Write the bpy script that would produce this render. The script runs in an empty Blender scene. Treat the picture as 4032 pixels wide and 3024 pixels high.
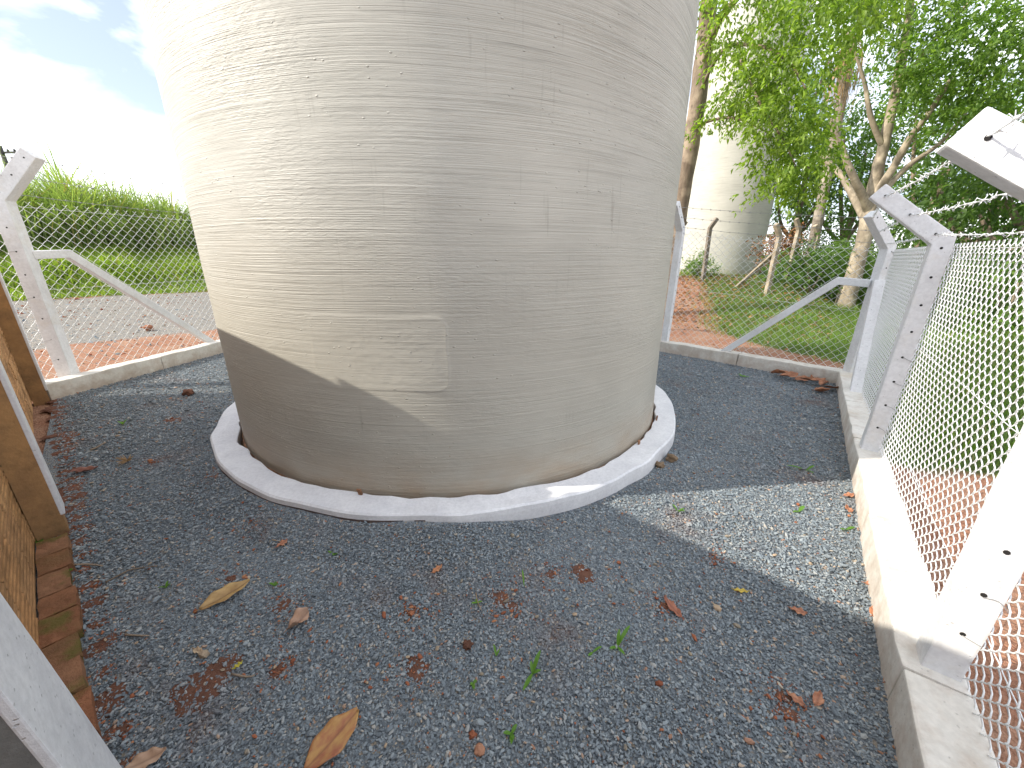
import bpy, bmesh, math, random
import numpy as np
from mathutils import Vector, Matrix

rng = np.random.default_rng(7)
random.seed(7)
R = math.radians
scene = bpy.context.scene
col = scene.collection

# ------------------------------------------------------------------ camera
CAM_H, PITCH, ROLL, FPX = 1.70, 19.0, 0.6, 1500.0
cd = bpy.data.cameras.new('camera')
cd.sensor_width = 36.0
cd.lens = 36.0 * FPX / 4032.0
cd.clip_start, cd.clip_end = 0.02, 3000
cam = bpy.data.objects.new('camera', cd)
col.objects.link(cam)
cam.matrix_world = (Matrix.Translation((0, 0, CAM_H)) @ Matrix.Rotation(R(90 - PITCH), 4, 'X')
                    @ Matrix.Rotation(R(ROLL), 4, 'Z'))
scene.camera = cam

# ------------------------------------------------------------------ sky, sun, exposure
SUN_DIR = Vector((-0.993, -0.12, 0.63)).normalized()      # towards the sun
w = bpy.data.worlds.new('World'); scene.world = w; w.use_nodes = True
nt = w.node_tree; nt.nodes.clear()
def N(tree, kind, **kw):
    n = tree.nodes.new(kind)
    for k, v in kw.items(): setattr(n, k, v)
    return n
out = N(nt, 'ShaderNodeOutputWorld'); bg = N(nt, 'ShaderNodeBackground'); bg.inputs['Strength'].default_value = 0.075
sky = N(nt, 'ShaderNodeTexSky', sky_type='NISHITA', sun_disc=False)
sky.sun_elevation = math.asin(SUN_DIR.z)
sky.sun_rotation = math.atan2(SUN_DIR.x, SUN_DIR.y)
sky.air_density = 1.0; sky.dust_density = 0.4; sky.ozone_density = 1.0
tc = N(nt, 'ShaderNodeTexCoord'); mp = N(nt, 'ShaderNodeMapping'); mp.inputs['Scale'].default_value = (1.0, 1.0, 2.1)
mp.inputs['Location'].default_value = (2.66, 6.44, 3.32)
n1 = N(nt, 'ShaderNodeTexNoise'); n1.inputs['Scale'].default_value = 3.2; n1.inputs['Detail'].default_value = 7; n1.inputs['Roughness'].default_value = 0.52
n1.inputs['Distortion'].default_value = 0.25
cr = N(nt, 'ShaderNodeValToRGB'); cr.color_ramp.elements[0].position = 0.39; cr.color_ramp.elements[1].position = 0.57
n2 = N(nt, 'ShaderNodeTexNoise'); n2.inputs['Scale'].default_value = 4.0; n2.inputs['Detail'].default_value = 5
cr2 = N(nt, 'ShaderNodeValToRGB')
cr2.color_ramp.elements[0].color = (5.6, 6.1, 7.0, 1); cr2.color_ramp.elements[0].position = 0.35
cr2.color_ramp.elements[1].color = (11.5, 11.6, 11.8, 1); cr2.color_ramp.elements[1].position = 0.6
mx = N(nt, 'ShaderNodeMixRGB')
lift = N(nt, 'ShaderNodeMixRGB', blend_type='MULTIPLY'); lift.inputs[0].default_value = 1.0; lift.inputs[2].default_value = (0.90, 0.82, 0.86, 1)
L_ = nt.links.new
L_(tc.outputs['Generated'], mp.inputs['Vector']); L_(mp.outputs[0], n1.inputs['Vector']); L_(mp.outputs[0], n2.inputs['Vector'])
L_(n1.outputs['Fac'], cr.inputs[0]); L_(n2.outputs['Fac'], cr2.inputs[0])
pale = N(nt, 'ShaderNodeMixRGB'); pale.inputs[0].default_value = 0.38; pale.inputs[2].default_value = (4.3, 4.6, 5.3, 1)
L_(sky.outputs[0], lift.inputs[1]); L_(lift.outputs[0], pale.inputs[1]); L_(pale.outputs[0], mx.inputs[1]); L_(cr2.outputs[0], mx.inputs[2]); L_(cr.outputs[0], mx.inputs[0])
L_(mx.outputs[0], bg.inputs['Color']); L_(bg.outputs[0], out.inputs['Surface'])

sl = bpy.data.lights.new('sun', 'SUN'); sl.energy = 2.0; sl.angle = R(0.55); sl.color = (1.0, 0.93, 0.82)
sun = bpy.data.objects.new('sun', sl); col.objects.link(sun)
sun.rotation_euler = SUN_DIR.to_track_quat('Z', 'Y').to_euler()
sun.location = SUN_DIR * 60

scene.view_settings.view_transform = 'Standard'
scene.view_settings.look = 'None'
scene.view_settings.gamma = 1.0
scene.view_settings.use_curve_mapping = False
scene.view_settings.exposure = 1.72
scene.render.engine = 'CYCLES'
scene.cycles.max_bounces = 6; scene.cycles.diffuse_bounces = 3; scene.cycles.glossy_bounces = 2; scene.cycles.transmission_bounces = 4
scene.render.resolution_x, scene.render.resolution_y = 1024, 768

# ------------------------------------------------------------------ measuring: photo pixel (2212 wide) -> place
_p, _r = R(PITCH), R(ROLL)
def ray(px, py):
    s = 4032 / 2212
    u = (px * s - 2016) / FPX; v = -(py * s - 1512) / FPX
    c, sn = math.cos(_r), math.sin(_r)
    u, v = c * u - sn * v, sn * u + c * v
    return Vector((u, math.cos(_p) + v * math.sin(_p), -math.sin(_p) + v * math.cos(_p)))
def at(px, py, D):
    d = ray(px, py); h = math.hypot(d.x, d.y)
    return Vector((0, 0, CAM_H)) + d * (D / h)
def gp(px, py, z=0.0):
    d = ray(px, py); return Vector((0, 0, CAM_H)) + d * ((z - CAM_H) / d.z)

# ------------------------------------------------------------------ helpers
def tag(o, label=None, cat=None, group=None, kind=None):
    if label: o['label'] = label
    if cat: o['category'] = cat
    if group: o['group'] = group
    if kind: o['kind'] = kind
    return o
def empty(name, loc=(0, 0, 0), rz=0.0):
    o = bpy.data.objects.new(name, None); col.objects.link(o); o.location = loc; o.rotation_euler = (0, 0, rz)
    o.empty_display_size = 0.1
    return o
def link(name, me, parent=None):
    o = bpy.data.objects.new(name, me); col.objects.link(o)
    if parent: o.parent = parent
    return o
def mesh(name, verts, faces, mat, smooth=False):
    me = bpy.data.meshes.new(name)
    me.from_pydata([tuple(v) for v in verts], [], [tuple(f) for f in faces])
    if mat: me.materials.append(mat)
    if smooth: me.polygons.foreach_set('use_smooth', [True] * len(me.polygons))
    me.update()
    return me
def fast(name, V, F, mat, smooth=False):
    V = np.asarray(V, np.float32).reshape(-1, 3); F = np.asarray(F, np.int32); k = F.shape[1]; n = len(F)
    me = bpy.data.meshes.new(name)
    me.vertices.add(len(V)); me.vertices.foreach_set('co', V.ravel())
    me.loops.add(n * k); me.loops.foreach_set('vertex_index', F.ravel())
    me.polygons.add(n); me.polygons.foreach_set('loop_start', np.arange(0, n * k, k, dtype=np.int32))
    if smooth: me.polygons.foreach_set('use_smooth', np.ones(n, bool))
    me.materials.append(mat); me.update(calc_edges=True); me.validate()
    return me
def bm_mesh(name, bm, mat, smooth=False):
    me = bpy.data.meshes.new(name); bm.normal_update(); bm.to_mesh(me); bm.free()
    for m in (mat if isinstance(mat, (list, tuple)) else [mat]): me.materials.append(m)
    if smooth: me.polygons.foreach_set('use_smooth', [True] * len(me.polygons))
    return me

def sweep(bm, pts, side, ws, hs, bevel=0.0, jit=0.0, cap=True):
    """square section along pts; ws across 'side', hs across the other axis; mitred"""
    pts = [Vector(p) for p in pts]; side = Vector(side).normalized(); n = len(pts); rings = []
    for i, p in enumerate(pts):
        a = (pts[i] - pts[i - 1]).normalized() if i > 0 else None
        b = (pts[i + 1] - pts[i]).normalized() if i < n - 1 else None
        t = ((a or b) + (b or a)).normalized()
        k = 1.0
        if a and b: k = 1.0 / max(0.4, math.cos(a.angle(b) / 2)) if a.angle(b) > 1e-4 else 1.0
        up = t.cross(side).normalized()
        w_ = ws[i] if isinstance(ws, (list, tuple)) else ws
        h_ = hs[i] if isinstance(hs, (list, tuple)) else hs
        ring = []
        for sx, sy in ((-1, -1), (1, -1), (1, 1), (-1, 1)):
            j = Vector((random.uniform(-1, 1), random.uniform(-1, 1), random.uniform(-1, 1))) * jit
            ring.append(bm.verts.new(p + side * (sx * w_ / 2) + up * (sy * h_ / 2 * k) + j))
        rings.append(ring)
    fs = []
    for i in range(n - 1):
        for k in range(4):
            fs.append(bm.faces.new((rings[i][k], rings[i][(k + 1) % 4], rings[i + 1][(k + 1) % 4], rings[i + 1][k])))
    if cap:
        fs.append(bm.faces.new(rings[0][::-1])); fs.append(bm.faces.new(rings[-1]))
    bmesh.ops.recalc_face_normals(bm, faces=fs)
    if bevel:
        es = {e for f in fs for e in f.edges if len(e.link_faces) == 2 and e.calc_face_angle(0) > 0.6}
        bmesh.ops.bevel(bm, geom=list(es), offset=bevel, segments=2, affect='EDGES', profile=0.6)
    return fs

def tube(V, F, pts, radii, sides=8, noise=0.0, close=True):
    """round tube appended to lists V, F"""
    pts = [Vector(p) for p in pts]; n = len(pts); b0 = len(V)
    ref = None
    for i, p in enumerate(pts):
        t = (pts[min(i + 1, n - 1)] - pts[max(i - 1, 0)]).normalized()
        if ref is None:
            ref = Vector((0, 0, 1)) if abs(t.z) < 0.9 else Vector((1, 0, 0))
        u = t.cross(ref).normalized(); v = t.cross(u).normalized(); ref = u.cross(t).normalized() if False else ref
        r = radii[i] if isinstance(radii, (list, tuple)) else radii
        for k in range(sides):
            a = 2 * math.pi * k / sides
            rr = r * (1 + random.uniform(-noise, noise))
            V.append(p + (u * math.cos(a) + v * math.sin(a)) * rr)
    for i in range(n - 1):
        for k in range(sides):
            a = b0 + i * sides + k; b = b0 + i * sides + (k + 1) % sides
            F.append((a, b, b + sides, a + sides))
    if close:
        F.append(tuple(b0 + k for k in range(sides))[::-1]); F.append(tuple(b0 + (n - 1) * sides + k for k in range(sides)))

def catmull(pts, k=4):
    P = [Vector(p) for p in pts]; out = []
    for i in range(len(P) - 1):
        a, b, c, d = P[max(i - 1, 0)], P[i], P[i + 1], P[min(i + 2, len(P) - 1)]
        for j in range(k):
            t = j / k
            out.append(0.5 * ((2 * b) + (c - a) * t + (2 * a - 5 * b + 4 * c - d) * t * t + (-a + 3 * b - 3 * c + d) * t ** 3))
    out.append(P[-1]); return out
def lerp_list(r, n):
    return [float(x) for x in np.interp(np.linspace(0, 1, n), np.linspace(0, 1, len(r)), r)]

# ------------------------------------------------------------------ materials
def new_mat(name):
    m = bpy.data.materials.new(name); m.use_nodes = True; t = m.node_tree
    b = t.nodes['Principled BSDF']; return m, t, b, t.links.new
def noise(t, vec, scale, detail=4, rough=0.55, dist=0.0):
    n = N(t, 'ShaderNodeTexNoise'); n.inputs['Scale'].default_value = scale; n.inputs['Detail'].default_value = detail
    n.inputs['Roughness'].default_value = rough; n.inputs['Distortion'].default_value = dist
    if vec is not None: t.links.new(vec, n.inputs['Vector'])
    return n.outputs['Fac']
def ramp(t, fac, stops):
    r = N(t, 'ShaderNodeValToRGB'); e = r.color_ramp.elements
    while len(e) < len(stops): e.new(0.5)
    for el, (p, c) in zip(e, stops):
        el.position = p; el.color = (c[0], c[1], c[2], 1) if isinstance(c, (tuple, list)) else (c, c, c, 1)
    t.links.new(fac, r.inputs[0]); return r.outputs[0]
def mixc(t, fac, a, b, mode='MIX'):
    m = N(t, 'ShaderNodeMixRGB', blend_type=mode)
    for i, v in ((0, fac), (1, a), (2, b)):
        if isinstance(v, (int, float)): m.inputs[i].default_value = v
        elif isinstance(v, tuple): m.inputs[i].default_value = (*v, 1)
        else: t.links.new(v, m.inputs[i])
    return m.outputs[0]
def math_(t, op, a, b=0.0, c=None):
    m = N(t, 'ShaderNodeMath', operation=op)
    for i, v in ((0, a), (1, b), (2, c)):
        if v is None: continue
        if isinstance(v, (int, float)): m.inputs[i].default_value = v
        else: t.links.new(v, m.inputs[i])
    return m.outputs[0]
def bump(t, h, strength, dist, b, prev=None):
    n = N(t, 'ShaderNodeBump'); n.inputs['Strength'].default_value = strength; n.inputs['Distance'].default_value = dist
    t.links.new(h, n.inputs['Height'])
    if prev is not None: t.links.new(prev, n.inputs['Normal'])
    if b is not None: t.links.new(n.outputs[0], b.inputs['Normal'])
    return n.outputs[0]
def objco(t): return N(t, 'ShaderNodeTexCoord').outputs['Object']
def geopos(t): return N(t, 'ShaderNodeNewGeometry').outputs['Position']
def scaled(t, vec, sc, loc=(0, 0, 0)):
    m = N(t, 'ShaderNodeMapping'); m.inputs['Scale'].default_value = sc; m.inputs['Location'].default_value = loc
    t.links.new(vec, m.inputs['Vector']); return m.outputs[0]

def concrete(name, base, dark, stain=None, pit=0.0, rough=0.8, b_str=0.35, sc=1.0, splash=0.0):
    m, t, b, l = new_mat(name); p = geopos(t)
    c = ramp(t, noise(t, p, 3.5 * sc, 6, 0.62), [(0.3, dark), (0.62, base)])
    c = mixc(t, 0.5, c, ramp(t, noise(t, p, 38 * sc, 4, 0.6), [(0.35, 0.78), (0.62, 1.0)]), 'MULTIPLY')
    if stain:
        c = mixc(t, ramp(t, noise(t, p, 2.2, 6, 0.7), [(0.53, 0.0), (0.72, 0.75)]), c, stain)
    if splash:
        sz = N(t, 'ShaderNodeSeparateXYZ'); l(p, sz.inputs[0])
        k = math_(t, 'SUBTRACT', math_(t, 'ADD', noise(t, p, 9, 5, 0.65), 0.06), math_(t, 'MULTIPLY', sz.outputs[2], 1.3))
        c = mixc(t, ramp(t, k, [(0.30, 0.0), (0.62, splash)]), c, (0.33, 0.20, 0.12))
    h = math_(t, 'ADD', math_(t, 'MULTIPLY', noise(t, p, 55, 5, 0.65), 0.6), math_(t, 'MULTIPLY', noise(t, p, 12, 3, 0.5), 0.8))
    if pit:
        v = N(t, 'ShaderNodeTexVoronoi'); v.inputs['Scale'].default_value = 38; l(scaled(t, p, (1, 1, 1.3)), v.inputs['Vector'])
        mask = ramp(t, v.outputs['Distance'], [(0.10, 1.0), (0.2, 0.0)])
        mask = math_(t, 'MULTIPLY', mask, ramp(t, noise(t, p, 24, 2), [(0.5, 0.0), (0.56, 1.0)]))
        c = mixc(t, math_(t, 'MULTIPLY', mask, pit), c, (0.16, 0.15, 0.14))
        h = math_(t, 'SUBTRACT', h, math_(t, 'MULTIPLY', mask, 0.8))
    l(c, b.inputs['Base Color']); b.inputs['Roughness'].default_value = rough; b.inputs['Specular IOR Level'].default_value = 0.3
    bump(t, h, b_str, 0.006, b)
    return m
M = {}
M['post'] = concrete('white_post_concrete', (0.80, 0.81, 0.82), (0.69, 0.69, 0.69), stain=(0.66, 0.62, 0.55), pit=0.35, splash=0.35)
M['brace'] = concrete('white_brace_concrete', (0.80, 0.80, 0.80), (0.68, 0.68, 0.68), pit=0.9)
M['beam'] = concrete('cream_beam_concrete', (0.76, 0.73, 0.67), (0.62, 0.585, 0.52), stain=(0.58, 0.50, 0.39), pit=0.3, b_str=0.5, splash=0.45)
M['ring'] = concrete('white_painted_ring', (0.80, 0.80, 0.81), (0.68, 0.68, 0.70), pit=0.0, rough=0.6, b_str=0.55, sc=1.4)
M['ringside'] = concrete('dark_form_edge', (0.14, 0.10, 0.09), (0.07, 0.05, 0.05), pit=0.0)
M['oldpost'] = concrete('weathered_post', (0.26, 0.22, 0.17), (0.12, 0.10, 0.08), stain=(0.10, 0.10, 0.06), pit=0.4)

def simple(name, c, rough=0.6, metal=0.0, var=0.0, vs=8.0):
    m, t, b, l = new_mat(name)
    if var:
        l(ramp(t, noise(t, geopos(t), vs, 4), [(0.3, tuple(x * (1 - var) for x in c)), (0.7, tuple(min(1, x * (1 + var)) for x in c))]), b.inputs['Base Color'])
    else: b.inputs['Base Color'].default_value = (*c, 1)
    b.inputs['Roughness'].default_value = rough; b.inputs['Metallic'].default_value = metal
    return m
M['wire'] = simple('galvanised_wire', (0.80, 0.82, 0.82), 0.4, 0.35)
M['barb'] = simple('weathered_barbed_wire', (0.34, 0.34, 0.34), 0.5, 0.5)
M['hole'] = simple('hole_shade_black', (0.015, 0.013, 0.012), 0.9)  # near-black colour that paints in the shade of the post holes
M['rust'] = simple('rusty_steel', (0.24, 0.12, 0.06), 0.8, 0.0, 0.5, 20)
M['white_plastic'] = simple('white_plastic', (0.8, 0.8, 0.8), 0.4)
M['pole'] = simple('dark_pole', (0.05, 0.045, 0.04), 0.8)

def tank_mat(name, base, rel):
    m, t, b, l = new_mat(name)
    uv = N(t, 'ShaderNodeUVMap').outputs[0]
    warp = noise(t, scaled(t, uv, (0.55, 0.9, 1)), 1.0, 3)                      # slow waviness of the winding
    sep = N(t, 'ShaderNodeSeparateXYZ'); l(uv, sep.inputs[0])
    vv = math_(t, 'ADD', sep.outputs[1], math_(t, 'MULTIPLY', warp, 0.035))
    cmb = N(t, 'ShaderNodeCombineXYZ'); l(sep.outputs[0], cmb.inputs[0]); l(vv, cmb.inputs[1])
    wind = cmb.outputs[0]
    r1 = noise(t, scaled(t, wind, (0.5, 50, 1)), 1.0, 3, 0.6)                   # broad bands
    r2 = noise(t, scaled(t, wind, (0.9, 165, 1), (5, 3, 0)), 1.0, 3, 0.6)       # fine rovings
    r3 = noise(t, scaled(t, wind, (20, 72, 1), (1, 9, 0)), 1.0, 3, 0.6)         # broken wrinkles
    big = ramp(t, noise(t, scaled(t, uv, (0.8, 1.6, 1), (2, 7, 0)), 1.0, 4), [(0.36, 0.25), (0.66, 1.0)])
    vo = N(t, 'ShaderNodeTexVoronoi'); vo.inputs['Scale'].default_value = 1.0; l(scaled(t, wind, (13, 24, 1)), vo.inputs['Vector'])
    nod = ramp(t, vo.outputs['Distance'], [(0.05, 1.0), (0.12, 0.0)])
    nod = math_(t, 'MULTIPLY', nod, ramp(t, noise(t, scaled(t, uv, (0.9, 1.3, 1), (8, 1, 0)), 1.0, 2), [(0.5, 0.0), (0.58, 1.0)]))
    h = math_(t, 'ADD', math_(t, 'MULTIPLY', r1, 0.42), math_(t, 'MULTIPLY', r2, 0.40))
    h = math_(t, 'ADD', h, math_(t, 'MULTIPLY', math_(t, 'MULTIPLY', r3, 0.5), ramp(t, noise(t, scaled(t, uv, (0.7, 0.9, 1), (5, 5, 0)), 1.0, 3), [(0.42, 0.1), (0.62, 1.0)])))
    h = math_(t, 'MULTIPLY', h, big)
    h = math_(t, 'ADD', h, math_(t, 'MULTIPLY', nod, 0.35))
    # colour: cream resin, greyer blotches, thin dark dirt in the grooves higher up, rust specks near the foot
    c = ramp(t, noise(t, scaled(t, uv, (0.9, 1.2, 1)), 1.0, 5, 0.6), [(0.3, tuple(x * 0.84 for x in base)), (0.7, base)])
    c = mixc(t, 0.55, c, ramp(t, r2, [(0.32, 0.88), (0.58, 1.0)]), 'MULTIPLY')
    groove = math_(t, 'MULTIPLY', ramp(t, noise(t, scaled(t, wind, (1.1, 42, 1), (3, 3, 0)), 1.0, 5, 0.7), [(0.52, 0.0), (0.72, 1.0)]),
                   ramp(t, sep.outputs[1], [(0.17, 0.10), (0.30, 0.62)]))
    sc10 = math_(t, 'MULTIPLY', sep.outputs[1], 0.1)
    groove = math_(t, 'MULTIPLY', ramp(t, noise(t, scaled(t, wind, (1.1, 42, 1), (3, 3, 0)), 1.0, 5, 0.7), [(0.52, 0.0), (0.72, 1.0)]),
                   ramp(t, sc10, [(0.10, 0.10), (0.30, 0.65)]))
    c = mixc(t, groove, c, (0.20, 0.19, 0.16))
    drip = math_(t, 'MULTIPLY', ramp(t, noise(t, scaled(t, uv, (26, 2.2, 1), (4, 2, 0)), 1.0, 4, 0.6), [(0.60, 0.0), (0.75, 0.5)]),
                 ramp(t, noise(t, scaled(t, uv, (0.8, 0.8, 1), (14, 2, 0)), 1.0, 2), [(0.45, 0.0), (0.6, 1.0)]))
    c = mixc(t, drip, c, (0.26, 0.24, 0.20))
    speck = math_(t, 'MULTIPLY', ramp(t, noise(t, scaled(t, uv, (20, 30, 1)), 1.0, 4, 0.7), [(0.66, 0.0), (0.72, 1.0)]),
                  ramp(t, sc10, [(0.02, 1.0), (0.10, 0.15)]))
    c = mixc(t, math_(t, 'MULTIPLY', speck, 0.8), c, (0.22, 0.12, 0.06))
    foot = math_(t, 'MULTIPLY', ramp(t, sc10, [(0.008, 1.0), (0.05, 0.0)]), ramp(t, noise(t, scaled(t, uv, (2.5, 6, 1)), 1.0, 5), [(0.35, 0.2), (0.7, 1.0)]))
    c = mixc(t, math_(t, 'MULTIPLY', foot, 0.75), c, (0.36, 0.24, 0.14))
    l(c, b.inputs['Base Color']); b.inputs['Roughness'].default_value = 0.55; b.inputs['Specular IOR Level'].default_value = 0.35
    bump(t, h, rel, 0.022, b)
    return m
M['tank'] = tank_mat('wound_fibreglass', (0.495, 0.475, 0.41), 0.7)
M['tank2'] = tank_mat('far_tank_fibreglass', (0.52, 0.51, 0.45), 0.3)

def foliage(name, c0, c1, trans=0.35, rough=0.42, dry=None, dryamt=0.0):
    m, t, b, l = new_mat(name)
    g = N(t, 'ShaderNodeNewGeometry')
    c = ramp(t, g.outputs['Random Per Island'], [(0.0, c0), (1.0, c1)])
    if dry:
        k = ramp(t, math_(t, 'FRACT', math_(t, 'MULTIPLY', g.outputs['Random Per Island'], 7.31)), [(1 - dryamt, 0.0), (1 - dryamt + 0.01, 1.0)])
        c = mixc(t, k, c, dry)
    c = mixc(t, 0.5, c, ramp(t, noise(t, g.outputs['Position'], 0.9, 3), [(0.35, 0.6), (0.65, 1.15)]), 'MULTIPLY')
    l(c, b.inputs['Base Color']); b.inputs['Roughness'].default_value = rough; b.inputs['Specular IOR Level'].default_value = 0.4
    tr = N(t, 'ShaderNodeBsdfTranslucent'); l(mixc(t, 1.0, c, (1.6, 1.7, 0.7), 'MULTIPLY'), tr.inputs['Color'])
    mix = N(t, 'ShaderNodeMixShader'); mix.inputs[0].default_value = trans
    l(b.outputs[0], mix.inputs[1]); l(tr.outputs[0], mix.inputs[2]); l(mix.outputs[0], t.nodes['Material Output'].inputs['Surface'])
    return m
M['leaf_bright'] = foliage('bright_glossy_leaf', (0.145, 0.24, 0.04), (0.29, 0.40, 0.075), 0.55, 0.28)
M['leaf_mid'] = foliage('mid_green_leaf', (0.10, 0.19, 0.04), (0.21, 0.32, 0.075), 0.55)
M['leaf_dark'] = foliage('dark_green_leaf', (0.08, 0.155, 0.045), (0.16, 0.255, 0.075), 0.52)
M['leaf_pale'] = foliage('pale_green_leaf', (0.07, 0.12, 0.03), (0.14, 0.18, 0.05), 0.35)
M['grass'] = foliage('lawn_grass', (0.10, 0.20, 0.03), (0.20, 0.30, 0.05), 0.4, 0.5, (0.30, 0.25, 0.10), 0.10)
M['bank_grass'] = foliage('bank_grass', (0.14, 0.225, 0.035), (0.26, 0.34, 0.07), 0.45, 0.5, (0.25, 0.22, 0.08), 0.05)
M['cane'] = foliage('cane_grass', (0.15, 0.22, 0.075), (0.28, 0.35, 0.14), 0.5, 0.5, (0.28, 0.24, 0.12), 0.08)
M['seedling'] = foliage('seedling_leaf', (0.10, 0.24, 0.03), (0.16, 0.32, 0.05), 0.4, 0.4)
M['litter'] = foliage('leaf_litter', (0.26, 0.11, 0.04), (0.42, 0.24, 0.12), 0.15, 0.7, (0.16, 0.08, 0.04), 0.3)
M['frond'] = foliage('dry_frond', (0.36, 0.23, 0.12), (0.52, 0.36, 0.21), 0.25, 0.7)

def bark(name, c0, c1, sc=6.0, ring=False):
    m, t, b, l = new_mat(name); p = geopos(t)
    n = noise(t, scaled(t, p, (sc, sc, sc * (2.2 if ring else 0.45))), 1.0, 6, 0.65)
    c = ramp(t, n, [(0.3, c0), (0.68, c1)])
    c = mixc(t, ramp(t, noise(t, p, 2.6, 4), [(0.5, 0.0), (0.62, 0.6)]), c, tuple(min(1, x * 1.45 + 0.02) for x in c1))
    l(c, b.inputs['Base Color']); b.inputs['Roughness'].default_value = 0.9
    bump(t, n, 0.7, 0.03, b); return m
M['bark'] = bark('grey_brown_bark', (0.10, 0.07, 0.05), (0.27, 0.21, 0.15))
M['bark_pale'] = bark('pale_bark', (0.17, 0.14, 0.10), (0.36, 0.30, 0.22))
M['bark_palm'] = bark('palm_bark', (0.15, 0.12, 0.10), (0.30, 0.26, 0.21), 8, True)

def brick_mat(name, cs, moss=0.0):
    m, t, b, l = new_mat(name); p = geopos(t)
    oi = N(t, 'ShaderNodeObjectInfo')
    c = ramp(t, oi.outputs['Random'], cs)
    c = mixc(t, 0.75, c, ramp(t, noise(t, p, 14, 5, 0.7), [(0.3, 0.5), (0.65, 1.1)]), 'MULTIPLY')
    c = mixc(t, ramp(t, noise(t, p, 3.3, 5), [(0.5, 0.0), (0.68, 0.75)]), c, (0.20, 0.115, 0.055))
    if moss:
        c = mixc(t, ramp(t, noise(t, scaled(t, p, (1, 1, 1), (4, 4, 0)), 6, 4), [(0.52, 0.0), (0.62, moss)]), c, (0.12, 0.115, 0.03))
    l(c, b.inputs['Base Color']); b.inputs['Roughness'].default_value = 0.92; b.inputs['Specular IOR Level'].default_value = 0.15
    bump(t, noise(t, p, 60, 5, 0.7), 0.8, 0.01, b); return m
M['brick'] = brick_mat('orange_hollow_brick', [(0.0, (0.50, 0.27, 0.12)), (0.5, (0.58, 0.34, 0.16)), (1.0, (0.46, 0.26, 0.125))])
M['footing'] = brick_mat('worn_footing_brick', [(0.0, (0.32, 0.14, 0.075)), (0.5, (0.22, 0.115, 0.06)), (1.0, (0.37, 0.19, 0.11))], 0.8)
M['mortar'] = concrete('brown_mortar', (0.27, 0.19, 0.12), (0.15, 0.10, 0.06), stain=(0.10, 0.07, 0.04), b_str=0.8)
M['pier'] = concrete('soil_stained_pier', (0.46, 0.26, 0.11), (0.24, 0.14, 0.07), stain=(0.12, 0.08, 0.045), b_str=0.9)
M['pier_grey'] = concrete('grey_pier', (0.20, 0.20, 0.19), (0.12, 0.12, 0.115), b_str=0.7)
M['paint'] = concrete('white_limewash', (0.80, 0.81, 0.83), (0.66, 0.67, 0.70), pit=0.3, b_str=0.6)

def stone_mat(name, stops, rough=0.75):
    m, t, b, l = new_mat(name)
    oi = N(t, 'ShaderNodeObjectInfo')
    c = ramp(t, oi.outputs['Random'], stops)
    c = mixc(t, 0.4, c, ramp(t, noise(t, geopos(t), 180, 3), [(0.3, 0.7), (0.7, 1.1)]), 'MULTIPLY')
    # red dust blown over the stones in places
    d = noise(t, scaled(t, geopos(t), (1, 1, 0), (3.1, 1.7, 0)), 1.7, 5, 0.6)
    c = mixc(t, ramp(t, d, [(0.56, 0.0), (0.78, 0.45)]), c, (0.19, 0.085, 0.045))
    l(c, b.inputs['Base Color']); b.inputs['Roughness'].default_value = rough; b.inputs['Specular IOR Level'].default_value = 0.4
    return m
M['stone'] = stone_mat('basalt_chip', [(0.0, (0.125, 0.15, 0.172)), (0.45, (0.195, 0.232, 0.258)), (0.82, (0.285, 0.325, 0.345)), (0.95, (0.36, 0.37, 0.36)), (0.975, (0.46, 0.39, 0.30)), (1.0, (0.36, 0.19, 0.12))], 0.62)
M['pebble'] = stone_mat('tan_pebble', [(0.0, (0.24, 0.22, 0.18)), (0.6, (0.30, 0.25, 0.18)), (1.0, (0.45, 0.33, 0.22))])
M['crumb'] = stone_mat('red_soil_crumb', [(0.0, (0.22, 0.07, 0.035)), (0.7, (0.33, 0.12, 0.06)), (1.0, (0.42, 0.20, 0.10))], 0.95)
def soil(name, a, c_):
    m, t, b, l = new_mat(name); p = geopos(t)
    l(ramp(t, noise(t, p, 22, 6, 0.7), [(0.3, a), (0.7, c_)]), b.inputs['Base Color']); b.inputs['Roughness'].default_value = 0.97
    b.inputs['Specular IOR Level'].default_value = 0.1
    bump(t, noise(t, p, 70, 6, 0.75), 1.0, 0.012, b); return m
M['soil'] = soil('red_soil', (0.13, 0.065, 0.047), (0.22, 0.11, 0.075))
def bed_mat():
    m, t, b, l = new_mat('gravel_bed'); p = geopos(t)
    v = N(t, 'ShaderNodeTexVoronoi'); v.inputs['Scale'].default_value = 95; l(p, v.inputs['Vector'])
    sp = N(t, 'ShaderNodeSeparateXYZ'); l(v.outputs['Color'], sp.inputs[0])
    c = ramp(t, sp.outputs[0], [(0.0, (0.09, 0.105, 0.12)), (0.8, (0.22, 0.25, 0.27)), (0.97, (0.26, 0.22, 0.17))])
    d = noise(t, scaled(t, p, (1, 1, 0), (3.1, 1.7, 0)), 1.7, 5, 0.6)
    c = mixc(t, ramp(t, d, [(0.62, 0.0), (0.74, 0.8)]), c, (0.17, 0.075, 0.04))
    l(c, b.inputs['Base Color']); b.inputs['Roughness'].default_value = 0.85
    bump(t, v.outputs['Distance'], 0.9, 0.01, b); b.inputs['Specular IOR Level'].default_value = 0.3
    return m
M['bed'] = bed_mat()
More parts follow.
